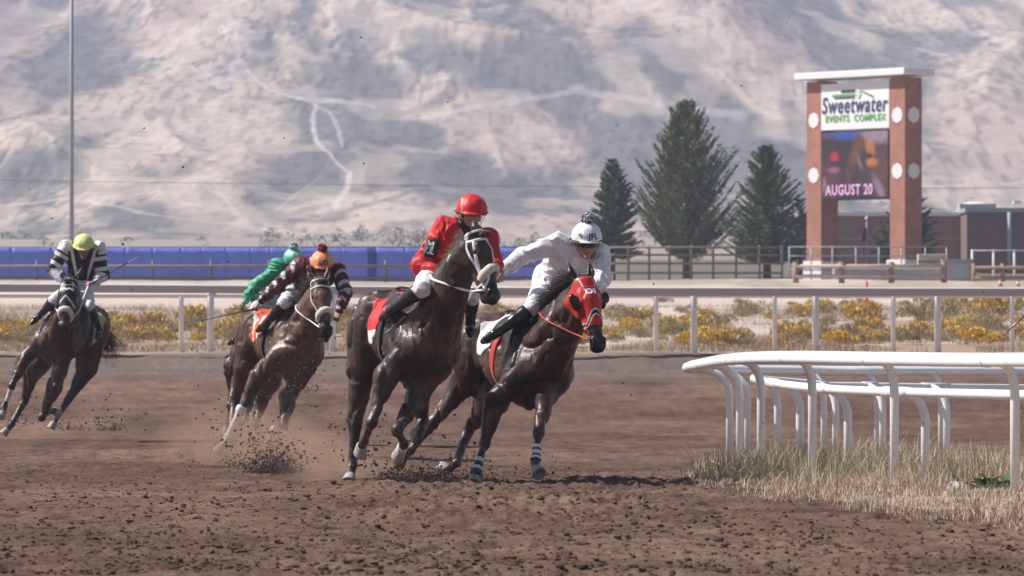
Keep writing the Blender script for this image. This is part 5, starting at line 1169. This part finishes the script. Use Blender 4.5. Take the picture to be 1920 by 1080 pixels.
blob(.73, .25, .07, .13, (.62, .22, .06), -.25); blob(.76, .47, .09, .07, (.65, .24, .06)); blob(.72, .37, .05, .04, (.01, .01, .02)); blob(.19, .37, .065, .075, (.65, .02, .04)); blob(.18, .47, .06, .03, (.02, .015, .02)); blob(.18, .57, .09, .05, (.36, .12, .20)); blob(.40, .68, .05, .2, (.13, .04, .05)); blob(.62, .75, .1, .2, (.06, .03, .05)); blob(.86, .85, .06, .2, (.35, .22, .33), -.4); blob(.03, .8, .03, .12, (.35, .22, .33))
c = c * (.42 + .25 * vn3(np.stack([gx * 30, gy * 30, gx * 0], 1), 4))[:, None]
Vp = np.array([on_sign(.02 + .96 * a, 243 + 125 * b, .004) for a, b in zip(gx, gy)])
led = mat('led_picture', attr=True, rough=.5, emit=.15); scr = mesh_obj('screen', Vp, grid_faces(nz_, nx)[:, ::-1], led, cab, True, col=c)
sign_text('AUGUST 20', .62, .42, 353.5, mat('led_pink', (.62, .36, .55), .5, emit=.2), .86, .018, scr)

# ------------------------------------------------------------------ brick building, flag, light pole, wire
def bz(py, d): return HC - (py - YH) * d / F
bld = empty('brick_building', U(1760, 500, 300.), 'low brown brick building with a flat roof behind the sign', 'building')
c0 = (1812 - 960) * 296 / F
w1 = MB().box(((c0 + (1540 - 960) * 300 / F) / 2, 304, (bz(403, 300) + 4) / 2), (c0 - (1540 - 960) * 300 / F, 8, bz(403, 300) - 4)).build('wall', M['brick'], bld)
w2 = MB().box((c0 + 9, 300, (bz(395, 296) + 4) / 2), (18, 8.6, bz(395, 296) - 4)).build('wall', mat('brick_shaded', (.17, .105, .098), .9, var=.12, vscale=2), bld)  # right section: shade of the unlit part put into a darker brick colour
MB().box(((c0 + (1540 - 960) * 300 / F) / 2, 304, bz(401.5, 300)), (c0 - (1540 - 960) * 300 / F + .1, 8.2, .2)).build('parapet', M['white_paint'], bld)
MB().box((c0 + 9, 300, bz(394, 296)), (18.2, 8.8, .22)).build('parapet', M['pole'], bld)
MB().box(((c0 + (1540 - 960) * 300 / F) / 2, 299.98, bz(447, 300)), (c0 - (1540 - 960) * 300 / F, .06, .08)).build('string_course', M['concrete'], w1)
MB().tube([[(1893 - 960) * 295.5 / F, 295.6, 5], [(1893 - 960) * 295.5 / F, 295.6, bz(398, 296)]], .12, 10).build('downpipe', M['pole'], w2, True)
MB().box(((1840 - 960) * 297 / F, 300, bz(391, 297) + .12), (1.9, 1.8, .35)).build('roof_unit', M['concrete'], bld)
sdf_mesh('roof_vent', [el(np.array([(1838 - 960) * 297 / F, 300, bz(384, 297)]), np.eye(3), (.80, .6, .24), .05), el(np.array([(1828 - 960) * 297 / F, 300, bz(388, 297)]), np.eye(3), (.45, .5, .22), .05)], .05, M['white_paint'], bld)
MB().box(((1916 - 960) * 297 / F, 300, bz(377, 297)), (.4, .8, .16)).build('roof_unit', M['white_paint'], bld)
fp = empty('flagpole', U(1625, 530, 250.), 'short flagpole with a white finial and a limp flag, between the sign pillars', 'flagpole'); X_ = (1625 - 960) * 250 / F
MB().tube([[X_, 250, gz(250) - .2], [X_, 250, bz(412, 250)]], .03, 8).build('pole', M['pole'], fp, True)
sdf_mesh('finial', [rc(np.array([X_, 250, bz(410, 250)]), np.array([X_, 250, bz(410, 250)]), .085, .085), rc(np.array([X_, 250, bz(410, 250)]), np.array([X_ + .02, 250, bz(402, 250)]), .03, .02)], .02, M['white_paint'], fp)
V = []; cc = []
for i in range(26):
    t = i / 25
    for j in range(9):
        s_ = j / 8; fl = .10 + .12 * t; V.append((X_ - .04 - fl * s_, 250 + .06 * math.sin(s_ * 9 + t * 3), bz(424 + 55 * t, 250) - .05 * s_)); k = (.03, .035, .09) if t < .5 and s_ < 1 else ((.5, .06, .07) if j % 2 else (.6, .58, .6)); cc.append(k)
fl_ = mesh_obj('flag', np.array(V), grid_faces(26, 9), M['cloth'], fp, True, col=np.array(cc))
lp = empty('light_pole', ((134.5 - 960) * 242 / F, 242, gz(242)), 'tall plain grey light pole rising out of the picture at the left', 'pole'); X_ = (134.5 - 960) * 242 / F
MB().tube([[X_, 242, gz(242) - .3], [X_, 242, bz(-160, 242)]], [.10, .07], 12).build('pole', M['pole'], lp, True)
MB().tube([[X_, 242, gz(242) - .1], [X_, 242, gz(242) + .25]], [.2, .2], 12).build('base', M['concrete'], lp, True)
for py, dz in ((336, 0),):
    pts = [[(px - 960) * 420 / F, 420, bz(py + 14 * (px / 1920) + 6 * math.sin(math.pi * (px + 300) / 2600), 420)] for px in range(-700, 2700, 100)]
    o = MB().tube(pts, .022, 6).build('overhead_wire', mat('wire', (.10, .10, .12), .6), None, True); setp(o, 'thin dark overhead wire crossing in front of the hills', 'wire')

# ------------------------------------------------------------------ trees
def spruce(label, px, d, top, bot, halfw, seed, sweep=.3, droop=0., colr=(.075, .088, .048), n=300):
    r2 = np.random.default_rng(seed); s_ = F / d; X0 = (px - 960) / s_; zt = HC - (top - YH) / s_; zb = gz(d) - .1; zl = HC - (bot - YH) / s_; W_ = halfw / s_; Ht = zt - zl
    root = empty('spruce_tree', (X0, d, zb), label, 'tree', 'spruces behind the fence')
    MB().tube([[X0, d, zb], [X0 + .02, d, (zb + zt) / 2], [X0, d, zt - .1]], [.05 * W_ + .08, .06 + .02 * W_, .015], 8).build('trunk', M['bark'], root, True)
    V = []; cc = []; k = 0
    for i in range(n):
        t = r2.uniform(0, 1) ** 1.25; z0 = zl + (t * .97) * Ht; a = r2.uniform(0, 2 * math.pi); ln = W_ * (1 - t) ** .82 * r2.uniform(.58, 1.10) * (.72 + .5 * float(vn2(np.array([a * 1.3 + seed]), np.array([t * 9.]), seed)[0])) * (.82 if t < .06 else 1) + .10
        rise = sweep * (1 - droop * (1 - t)) + .45 * t; dv = np.array([math.cos(a), math.sin(a), 0]); m = int(14 + 46 * ln)
        ctint = np.array(colr) * r2.uniform(.65, 1.35) * (1 + np.array([.12, .05, -.05]) * r2.normal())
        for q in range(m):
            u_ = r2.uniform(.08, 1) ** .8; p = np.array([X0, d, z0]) + dv * ln * u_ + np.array([0, 0, ln * (rise * u_ ** 1.6 - droop * .35 * math.sin(u_ * 3))])
            wd = .26 * ln ** .6 * (1.05 - u_ * .75); side = np.array([-dv[1], dv[0], 0]); p = p + side * r2.normal() * wd * .5 + np.array([0, 0, -abs(r2.normal()) * wd * .25])
            tdir_ = nrm(dv * .9 + side * r2.normal() * .5 + np.array([0, 0, rise * .8 + r2.normal() * .25])); L_ = r2.uniform(.08, .21); wv = nrm(np.cross(tdir_, r2.normal(size=3))) * L_ * .24
            V += [p - wv, p + wv, p + tdir_ * L_]; cc += [ctint * r2.uniform(.8, 1.2)] * 3; k += 1
    Fc = np.arange(3 * k).reshape(-1, 3)
    mesh_obj('crown', np.array(V), Fc, M['needles'], root, False, col=np.array(cc)); 
    bm_ = MB(); 
    for i in range(46):
        t = r2.uniform(0, .8); z0 = zl + t * Ht; a = r2.uniform(0, 6.28); ln = W_ * (1 - t) * .75; bm_.tube([[X0, d, z0], [X0 + math.cos(a) * ln, d + math.sin(a) * ln, z0 + ln * (sweep + .3 * t)]], [.03, .008], 4)
    bm_.build('limbs', M['bark'], root, True)
spruce('narrow dark spruce behind the white-clad jockey, leftmost of the spruces', 1148, 262., 294, 480, 60, 1, .12, .2, (.105, .15, .085), 460)
spruce('tallest and broadest spruce with upswept branches', 1288, 268., 184, 486, 116, 2, .75, .0, (.19, .215, .11), 640)
spruce('open spruce with level branches just left of the sign tower', 1438, 256., 270, 488, 98, 3, .30, .15, (.145, .185, .10), 470)
spruce('dark spruce half hidden behind the right sign pillar', 1702, 262., 330, 498, 72, 4, .05, .2, (.075, .10, .065), 300)
spruce('small dark spruce tip just left of the left sign pillar', 1500, 275., 372, 492, 40, 5, .2, .1, (.08, .10, .065), 110)

# ------------------------------------------------------------------ rabbitbrush
def bush_mesh(seed, yellow=.6, n=1500):
    r2 = np.random.default_rng(seed); V = []; cc = []
    lob = [(r2.uniform(-.35, .35), r2.uniform(-.3, .3), r2.uniform(.25, .5), r2.uniform(.22, .36)) for _ in range(7)]
    for i in range(n):
        lx, ly, lz, lr = lob[r2.integers(7)]; dv = nrm(r2.normal(size=3)); dv[2] = abs(dv[2]) * .9 - .15; rr = lr * r2.uniform(.55, 1.1); p = np.array([lx, ly, lz * .75]) + dv * rr * np.array([1.15, 1.15, .85]); p[2] = max(p[2], .01)
        g = p[2] / .72 + r2.normal() * .10; top = (g > 1 - yellow * .62)
        cb = np.array((.68, .47, .11)) * r2.uniform(.75, 1.2) if top else (np.array((.40, .33, .18)) if r2.uniform() < .6 else np.array((.50, .40, .28))) * r2.uniform(.6, 1.2)
        td = nrm(dv + np.array([0, 0, .9]) + r2.normal(size=3) * .4); L_ = r2.uniform(.04, .10); wv = nrm(np.cross(td, r2.normal(size=3))) * L_ * (.42 if top else .18); V += [p - wv, p + wv, p + td * L_]; cc += [cb] * 3
    return np.array(V), np.array(cc)
protos = []
for k, (yl, nm) in enumerate(((.80, 'yellow'), (.55, 'yellow'), (.0, 'dry'), (.95, 'yellow'), (.15, 'dry'))):
    V, cc = bush_mesh(40 + k, yl); o = mesh_obj('shrub', V, np.arange(len(V)).reshape(-1, 3), M['grass'], None, False, col=cc, loc=(0, 0, 0)); protos.append((o, nm)); o.location = (0, 400, -50)
used = [False] * 5
def place_bush(k, px, py, w, label=None):
    d = np.interp(py, [(YH - 0) + (HC - gz(q)) * F / q for q in (200, 180, 160, 145, 130, 120, 113)], [200, 180, 160, 145, 130, 120, 113]); X_ = (px - 960) * d / F; src, nm = protos[k]
    o = src if not used[k] else src.copy()
    if used[k]: C.collection.objects.link(o)
    used[k] = True; o.location = (X_, d, ground_z(X_, d) - .03); o.rotation_euler = (0, 0, random.uniform(0, 6.28)); s_ = w * d / F / 1.25; o.scale = (s_, s_, s_ * random.uniform(1.15, 1.5))
    setp(o, label or ('yellow-flowering rabbitbrush scattered in the dry field beyond the far rail' if nm == 'yellow' else 'grey-brown dry sagebrush scattered in the field beyond the far rail'), 'shrub', 'yellow shrubs in the field' if nm == 'yellow' else 'dry shrubs in the field')
hand = [(0, 1352, 654, 78, 'low bright yellow bush between the first two white far-rail posts right of the riders'), (1, 1322, 612, 62, 'yellow bush touching the upper right of a far-rail post, right of the hooded horse'), (2, 1408, 612, 78, 'large round grey-brown bush between two white far-rail posts'), (1, 1200, 618, 72, None), (0, 1620, 620, 105, 'widest yellow-topped bush, left of the far-rail post at the covered rail peak'), (3, 1575, 655, 72, None), (4, 1730, 622, 100, None), (3, 1722, 608, 44, None), (0, 1850, 620, 120, None), (1, 1790, 600, 90, None), (1, 1500, 612, 72, None), (3, 1830, 650, 62, None), (0, 1900, 594, 90, None), (1, 655, 622, 46, None), (0, 365, 625, 62, None), (3, 30, 632, 60, None), (1, 240, 642, 55, None), (2, 1150, 612, 70, None), (1, 1255, 640, 50, None), (4, 1680, 652, 70, None), (2, 1540, 590, 60, None), (1, 1905, 640, 60, None), (1, 950, 618, 70, None), (3, 420, 636, 44, None)]
for q in hand: place_bush(*q)
for i in range(215):
    px = rng.uniform(-60, 1990); py = rng.choice([rng.uniform(600, 656), rng.uniform(632, 656)]) if px > 1120 or rng.uniform() < .55 else rng.uniform(636, 657)
    if px < 700 and py < 615: py = rng.uniform(625, 656)
    place_bush(int(rng.choice([0, 1, 2, 1, 4, 4, 3])), px, py, rng.uniform(28, 78))
for i in range(14): place_bush(int(rng.choice([1, 2, 4])), rng.uniform(1100, 1960), rng.uniform(560, 596), rng.uniform(20, 40))
for k in range(5):
    if not used[k]: bpy.data.objects.remove(protos[k][0])
# dry grass between the bushes and green-yellow verge by the fences, one mass each
def blades(name, X_, Y_, Z_, hgt, wdt, cols, lean=.35, segs=1):
    n = len(X_); a = rng.uniform(0, 2 * np.pi, n); b = rng.uniform(0, 2 * np.pi, n); wx, wy = np.cos(a) * wdt, np.sin(a) * wdt; lx, ly = np.cos(b) * hgt * lean * rng.uniform(0, 1, n), np.sin(b) * hgt * lean * rng.uniform(0, 1, n)
    V = np.zeros((n, 5, 3)); V[:, 0] = np.stack([X_ - wx, Y_ - wy, Z_ - .02], 1); V[:, 1] = np.stack([X_ + wx, Y_ + wy, Z_ - .02], 1)
    V[:, 2] = np.stack([X_ + lx * .45 + wx * .7, Y_ + ly * .45 + wy * .7, Z_ + hgt * .55], 1); V[:, 3] = np.stack([X_ + lx * .45 - wx * .7, Y_ + ly * .45 - wy * .7, Z_ + hgt * .55], 1); V[:, 4] = np.stack([X_ + lx * 1.25, Y_ + ly * 1.25, Z_ + hgt], 1)
    b5 = np.arange(n)[:, None] * 5; Fc = np.stack([b5 + np.array([0, 1, 2]), b5 + np.array([0, 2, 3]), b5 + np.array([3, 2, 4])], 1).reshape(-1, 3)
    return setp(mesh_obj(name, V.reshape(-1, 3), Fc, M['grass'], None, False, col=np.repeat(cols, 5, 0), loc=(0, 0, 0)), kind='stuff')
n = 90000; Y_ = rng.uniform(112.5, 178, n); X_ = rng.uniform(-.105, .105, n) * Y_; keep = fbm(X_ * .35, Y_ * .1, 3, 200) > .40; X_, Y_ = X_[keep], Y_[keep]; n = len(X_)
Z_ = np.interp(Y_, GD, GZ) ; cols = np.array((.33, .25, .18)) * rng.uniform(.7, 1.3, (n, 1)) * np.where(rng.uniform(size=(n, 1)) < .3, np.array((.95, .95, .85)), 1); blades('dry_grass', X_, Y_, Z_ - .03, rng.uniform(.06, .24, n), .006, cols, .9)

# ------------------------------------------------------------------ infield grass, weed, stones
def infield_edge(y_): return np.interp(y_, [0, 30, 42, 46, 50, 54, 57, 60, 62, 64, 66, 70], [5.5, 4.6, 2.6, 1.80, 1.75, 1.85, 2.0, 2.15, 2.4, 3.2, 5.2, 30])
n = 260000; Y_ = 30 + 37 * rng.uniform(0, 1, n) ** .9; X_ = rng.uniform(0, 1, n) * 9.5 + infield_edge(Y_) - .25; keep = (X_ < .2 * Y_) & (vn2(X_ * 1.6, Y_ * 1.2, 210) * .7 + vn2(X_ * 5, Y_ * 4, 211) * .3 > .38 - .25 * (rng.uniform(0, 1, n) < .12)) & (X_ - infield_edge(Y_) > .5 * (vn2(X_ * 3, Y_ * 1.5, 213) - .5) + .35 * rng.uniform(0, 1, n) ** 2 - .35); X_, Y_ = X_[keep], Y_[keep]; n = len(X_)
Z_ = np.array([ground_z(a, b) for a, b in zip(X_, Y_)]); tall = vn2(X_ * .9, Y_ * .7, 212); h_ = rng.uniform(.02, .12, n) * (.45 + 1.4 * sstep(.4, .85, tall)) * (1 + 1.2 * (rng.uniform(0, 1, n) < .04)); ct = rng.uniform(size=(n, 1)); wx, wy = (1855 - 960) / 222., F / 222.
kp = ~((np.abs(X_ - wx + .02) < .30) & (Y_ > wy - 2.2) & (Y_ < wy + .3) & (rng.uniform(0, 1, n) < .93)); X_, Y_, Z_, h_, ct = X_[kp], Y_[kp], Z_[kp], h_[kp], ct[kp]; n = len(X_)
cols = np.where(ct < .6, np.array((.60, .47, .36)), np.where(ct < .85, np.array((.46, .33, .24)), np.array((.30, .26, .16)))) * rng.uniform(.65, 1.25, (n, 1)); blades('dry_grass', X_, Y_, Z_, h_, .0032, cols, 1.0)
n = 5200; cen = np.array([(2.45, 52.0), (2.75, 55.0), (2.15, 50.5), (3.0, 49.5), (4.2, 52.5), (3.6, 58.)]); ci = rng.integers(0, 6, n); X_ = cen[ci, 0] + rng.normal(0, .22, n); Y_ = cen[ci, 1] + rng.normal(0, .5, n); Z_ = np.array([ground_z(a, b) for a, b in zip(X_, Y_)])
cols = np.where(rng.uniform(size=(n, 1)) < .6, np.array((.50, .42, .30)), np.array((.36, .34, .22))) * rng.uniform(.7, 1.2, (n, 1)); blades('tall_dry_grass', X_, Y_, Z_, rng.uniform(.10, .40, n), .0035, cols, .7)
wd = empty('weed', (4.0, 48.6, ground_z(4.0, 48.6)), 'leafy green weed growing in the dry grass near the last rail post', 'weed'); m = MB(); r2 = np.random.default_rng(9)
wx, wy = (1855 - 960) / 222., F / 222.
for i in range(46):
    a = r2.uniform(0, 6.28); ln = r2.uniform(.13, .28); up = r2.uniform(.3, 1.3); b0 = np.array([wx + r2.normal(0, .07), wy + r2.normal(0, .12), ground_z(wx, wy)]); dv = np.array([math.cos(a), math.sin(a), up]); dv = nrm(dv); sd = nrm(np.cross(dv, [0, 0, 1])); w_ = ln * .16
    mid = b0 + dv * ln * .55; tip = b0 + dv * ln + np.array([0, 0, -ln * .25]); k = m.n; m.add([b0, mid - sd * w_, mid + sd * w_, tip, mid + [0, 0, -.012]], [(0, 1, 4), (0, 4, 2), (1, 3, 4), (4, 3, 2)])
m.build('leaves', mat('weed_leaf', (.10, .20, .045), .5, var=.3, vscale=20), wd, True)
def rocks(name, pts, rad, mt, label=None, cat=None, kind=None, seed=0, squash=.7):
    r2 = np.random.default_rng(seed); bmx = bmesh.new(); bmesh.ops.create_icosphere(bmx, subdivisions=1, radius=1); base = np.array([v.co[:] for v in bmx.verts]); fc = np.array([[v.index for v in f.verts] for f in bmx.faces]); bmx.free()
    V = []; Fc = []
    for i, (p, r) in enumerate(zip(pts, rad)):
        k = base * (1 + r2.normal(0, .22, (len(base), 1))) * r * np.array([r2.uniform(.8, 1.4), r2.uniform(.8, 1.3), squash * r2.uniform(.7, 1.2)]); V.append(k + np.array(p)); Fc.append(fc + i * len(base))
    o = mesh_obj(name, np.concatenate(V), np.concatenate(Fc), mt, None, False, loc=(0, 0, 0)); return setp(o, label, cat, kind=kind)
n = 30000; Y_ = 30 + 38 * rng.uniform(0, 1, n) ** 1.25; X_ = rng.uniform(-.105, .105, n) * Y_; keep = X_ < infield_edge(Y_) - .1; X_, Y_ = X_[keep], Y_[keep]; rad = (.005 + .020 * rng.uniform(0, 1, len(X_)) ** 4 + .018 * rng.uniform(0, 1, len(X_)) ** 24) * .85 * (.5 + .8 * vn2(X_ * 1.2, Y_ * .5, 230)) * (1 - .6 * sstep(44, 64, Y_))
pts = [(a, b, ground_z(a, b) + r * .2) for a, b, r in zip(X_, Y_, rad)]; rocks('dirt_clods', pts, rad, M['clod'], kind='stuff', seed=5)
big = [(1650, 830, .13, 62), (1560, 880, .12, 55), (1250 + 370, 905, .05, 50), (1870, 855, .14, 60), (1372, 925, .07, 46), (95 * 2.9, 905, .05, 48), (265 * 1., 920, .07, 47), (490, 925, .06, 47)]
for k, (px, py, r, d) in enumerate([(1640, 853, .12, 60.), (1562, 893, .11, 52.), (1868, 858, .14, 58.), (1370, 927, .065, 47.5), (258, 924, .06, 47.8), (492, 928, .05, 47.)]):
    X_ = (px - 960) * d / F; rocks('clod', [(X_, d, ground_z(X_, d) + r * .2), (X_ + r * .8, d + .1, ground_z(X_, d)), (X_ - r * .7, d - .1, ground_z(X_, d))], [r, r * .6, r * .5], M['clod'] if k > 2 else mat('pale_clod', (.30, .25, .21), .95, var=.2), ['pale stony lump in the grass right of the middle rail posts', 'pale stony lump at the foot of a lower rail post', 'broad pale stony lump in the grass near the right edge', 'dark dirt clod at the left edge of the dry grass', 'dark dirt clod in the left foreground of the track', 'dark dirt clod in front of the flung dirt under the bay horse'][k], 'clod', 'loose clods', seed=20 + k)
st = rocks('stone', [((1790 - 960) / 226., F / 226., ground_z(3.67, 47.2) + .02)], [.14], M['white_paint'], 'flat white stone beside the green weed', 'stone', seed=77, squash=.25)
# dirt thrown up by the hooves: real grains in the air
def flung(label_seed, px, py, d, sx, sy, n, rmin=.004, rmax=.02, up=1.0):
    r2 = np.random.default_rng(label_seed); c0_ = U(px, py, d); t = np.abs(r2.normal(0, 1, n)); P_ = np.stack([c0_[0] + r2.normal(0, sx, n) * (.6 + .25 * t), c0_[1] + r2.normal(0, .35, n), c0_[2] + sy * (t ** 1.3 * .8 - .3)], 1); rad = rmin + (rmax - rmin) * r2.uniform(0, 1, n) ** 3
    return P_, rad
A_ = [flung(1, 512, 888, F / 190, .17, .12, 6500, .002, .012), flung(2, 530, 858, F / 180, .14, .12, 900, .002, .011), flung(3, 800, 905, F / 214, .17, .055, 5500, .002, .011), flung(4, 738, 893, F / 214, .10, .05, 350, .004, .014), flung(5, 205, 800, F / 140, .25, .16, 350, .005, .018), flung(6, 560, 720, F / 172, .22, .30, 260, .004, .014), flung(7, 430, 880, F / 180, .25, .10, 200, .004, .014), flung(8, 900, 906, F / 212, .10, .03, 500, .004, .014), flung(9, 620, 800, F / 170, .5, .35, 90, .005, .018), flung(10, 690, 860, F / 214, .22, .28, 130, .003, .016), flung(11, 880, 870, F / 212, .30, .22, 120, .003, .015), flung(12, 470, 820, F / 180, .30, .34, 260, .003, .016), flung(13, 40, 790, F / 140, .22, .22, 160, .004, .016), flung(14, 120, 800, F / 140, .2, .15, 160, .004, .014), flung(15, 1020, 890, F / 212, .14, .10, 90, .003, .012), flung(16, 780, 860, F / 214, .28, .30, 150, .003, .014)]
P_ = np.concatenate([a[0] for a in A_]); rad = np.concatenate([a[1] for a in A_]); rocks('flung_dirt', P_, rad, mat('dark_dirt', (.075, .048, .038), .95), kind='stuff', seed=6, squash=1.)
n = 130; d = rng.uniform(46, 70, n); P_ = np.array([U(a, b, q) for a, b, q in zip(rng.uniform(0, 1920, n), rng.uniform(20, 860, n), d)]); keep = P_[:, 2] > .1; rocks('airborne_specks', P_[keep], (.003 + .010 * rng.uniform(0, 1, n) ** 4)[keep], mat('speck', (.02, .015, .013), .9), kind='stuff', seed=8, squash=1.)
# soft brown dust: small closed volumes
def dust(px, py, d, rx, ry, rz, dens, seed):
    c_ = U(px, py, d); bmx = bmesh.new(); bmesh.ops.create_icosphere(bmx, subdivisions=3, radius=1); V = np.array([v.co[:] for v in bmx.verts]) * np.array([rx, ry, rz]) + c_; fc = [[v.index for v in f.verts] for f in bmx.faces]; bmx.free()
    o = mesh_obj('dust_cloud', V, fc, None, None, True, loc=c_); m = bpy.data.materials.new('dust'); m.use_nodes = True; nd = m.node_tree.nodes; nd.clear(); l = m.node_tree.links
    out = nd.new('ShaderNodeOutputMaterial'); v = nd.new('ShaderNodeVolumePrincipled'); v.inputs['Color'].default_value = (.76, .50, .38, 1); tc = nd.new('ShaderNodeTexCoord'); mp = nd.new('ShaderNodeVectorMath'); mp.operation = 'DIVIDE'; mp.inputs[1].default_value = (rx, ry, rz)
    l.new(tc.outputs['Object'], mp.inputs[0]); ln = nd.new('ShaderNodeVectorMath'); ln.operation = 'LENGTH'; l.new(mp.outputs[0], ln.inputs[0])
    mr = nd.new('ShaderNodeMapRange'); mr.interpolation_type = 'SMOOTHSTEP'; mr.inputs[1].default_value = 1.; mr.inputs[2].default_value = .1; mr.inputs[3].default_value = 0; mr.inputs[4].default_value = dens; l.new(ln.outputs['Value'], mr.inputs[0])
    nz = nd.new('ShaderNodeTexNoise'); nz.inputs['Scale'].default_value = 3.2; nz.inputs['Detail'].default_value = 4; nz.inputs['Roughness'].default_value = .6; l.new(tc.outputs['Object'], nz.inputs['Vector']); m2 = nd.new('ShaderNodeMapRange'); m2.inputs[1].default_value = .38; m2.inputs[2].default_value = .68; m2.inputs[4].default_value = 1.5; l.new(nz.outputs[0], m2.inputs[0])
    mu = nd.new('ShaderNodeMath'); mu.operation = 'MULTIPLY'; l.new(mr.outputs[0], mu.inputs[0]); l.new(m2.outputs[0], mu.inputs[1]); l.new(mu.outputs[0], v.inputs['Density']); l.new(v.outputs[0], out.inputs['Volume']); o.data.materials.append(m)
    return setp(o, kind='stuff')
dust(450, 832, F / 176, 1.1, 1.2, .46, 2.2, 1); dust(570, 860, F / 184, .9, 1.0, .40, 2.3, 2); dust(235, 800, F / 140, 1.2, 1.2, .34, 1.3, 3); dust(650, 880, F / 205, .7, 1., .24, 1.6, 4); dust(60, 815, F / 138, .9, .8, .22, 1.4, 5)
# whip of a rider just outside the frame
w_ = whip('riding_whip', U(1955, 560, 52.), U(1881, 629, 51.6), M['leather'], 'whip tip with a red and white band poking in at the right edge', tipcol=M['black'])
MB().tube([U(1907, 604.7, 51.75), U(1899, 612.2, 51.71)], .009, 8).build('band', M['white_strap'], w_, True); MB().tube([U(1914, 598.2, 51.79), U(1908, 603.8, 51.76)], .009, 8).build('band', M['red_strap'], w_, True)
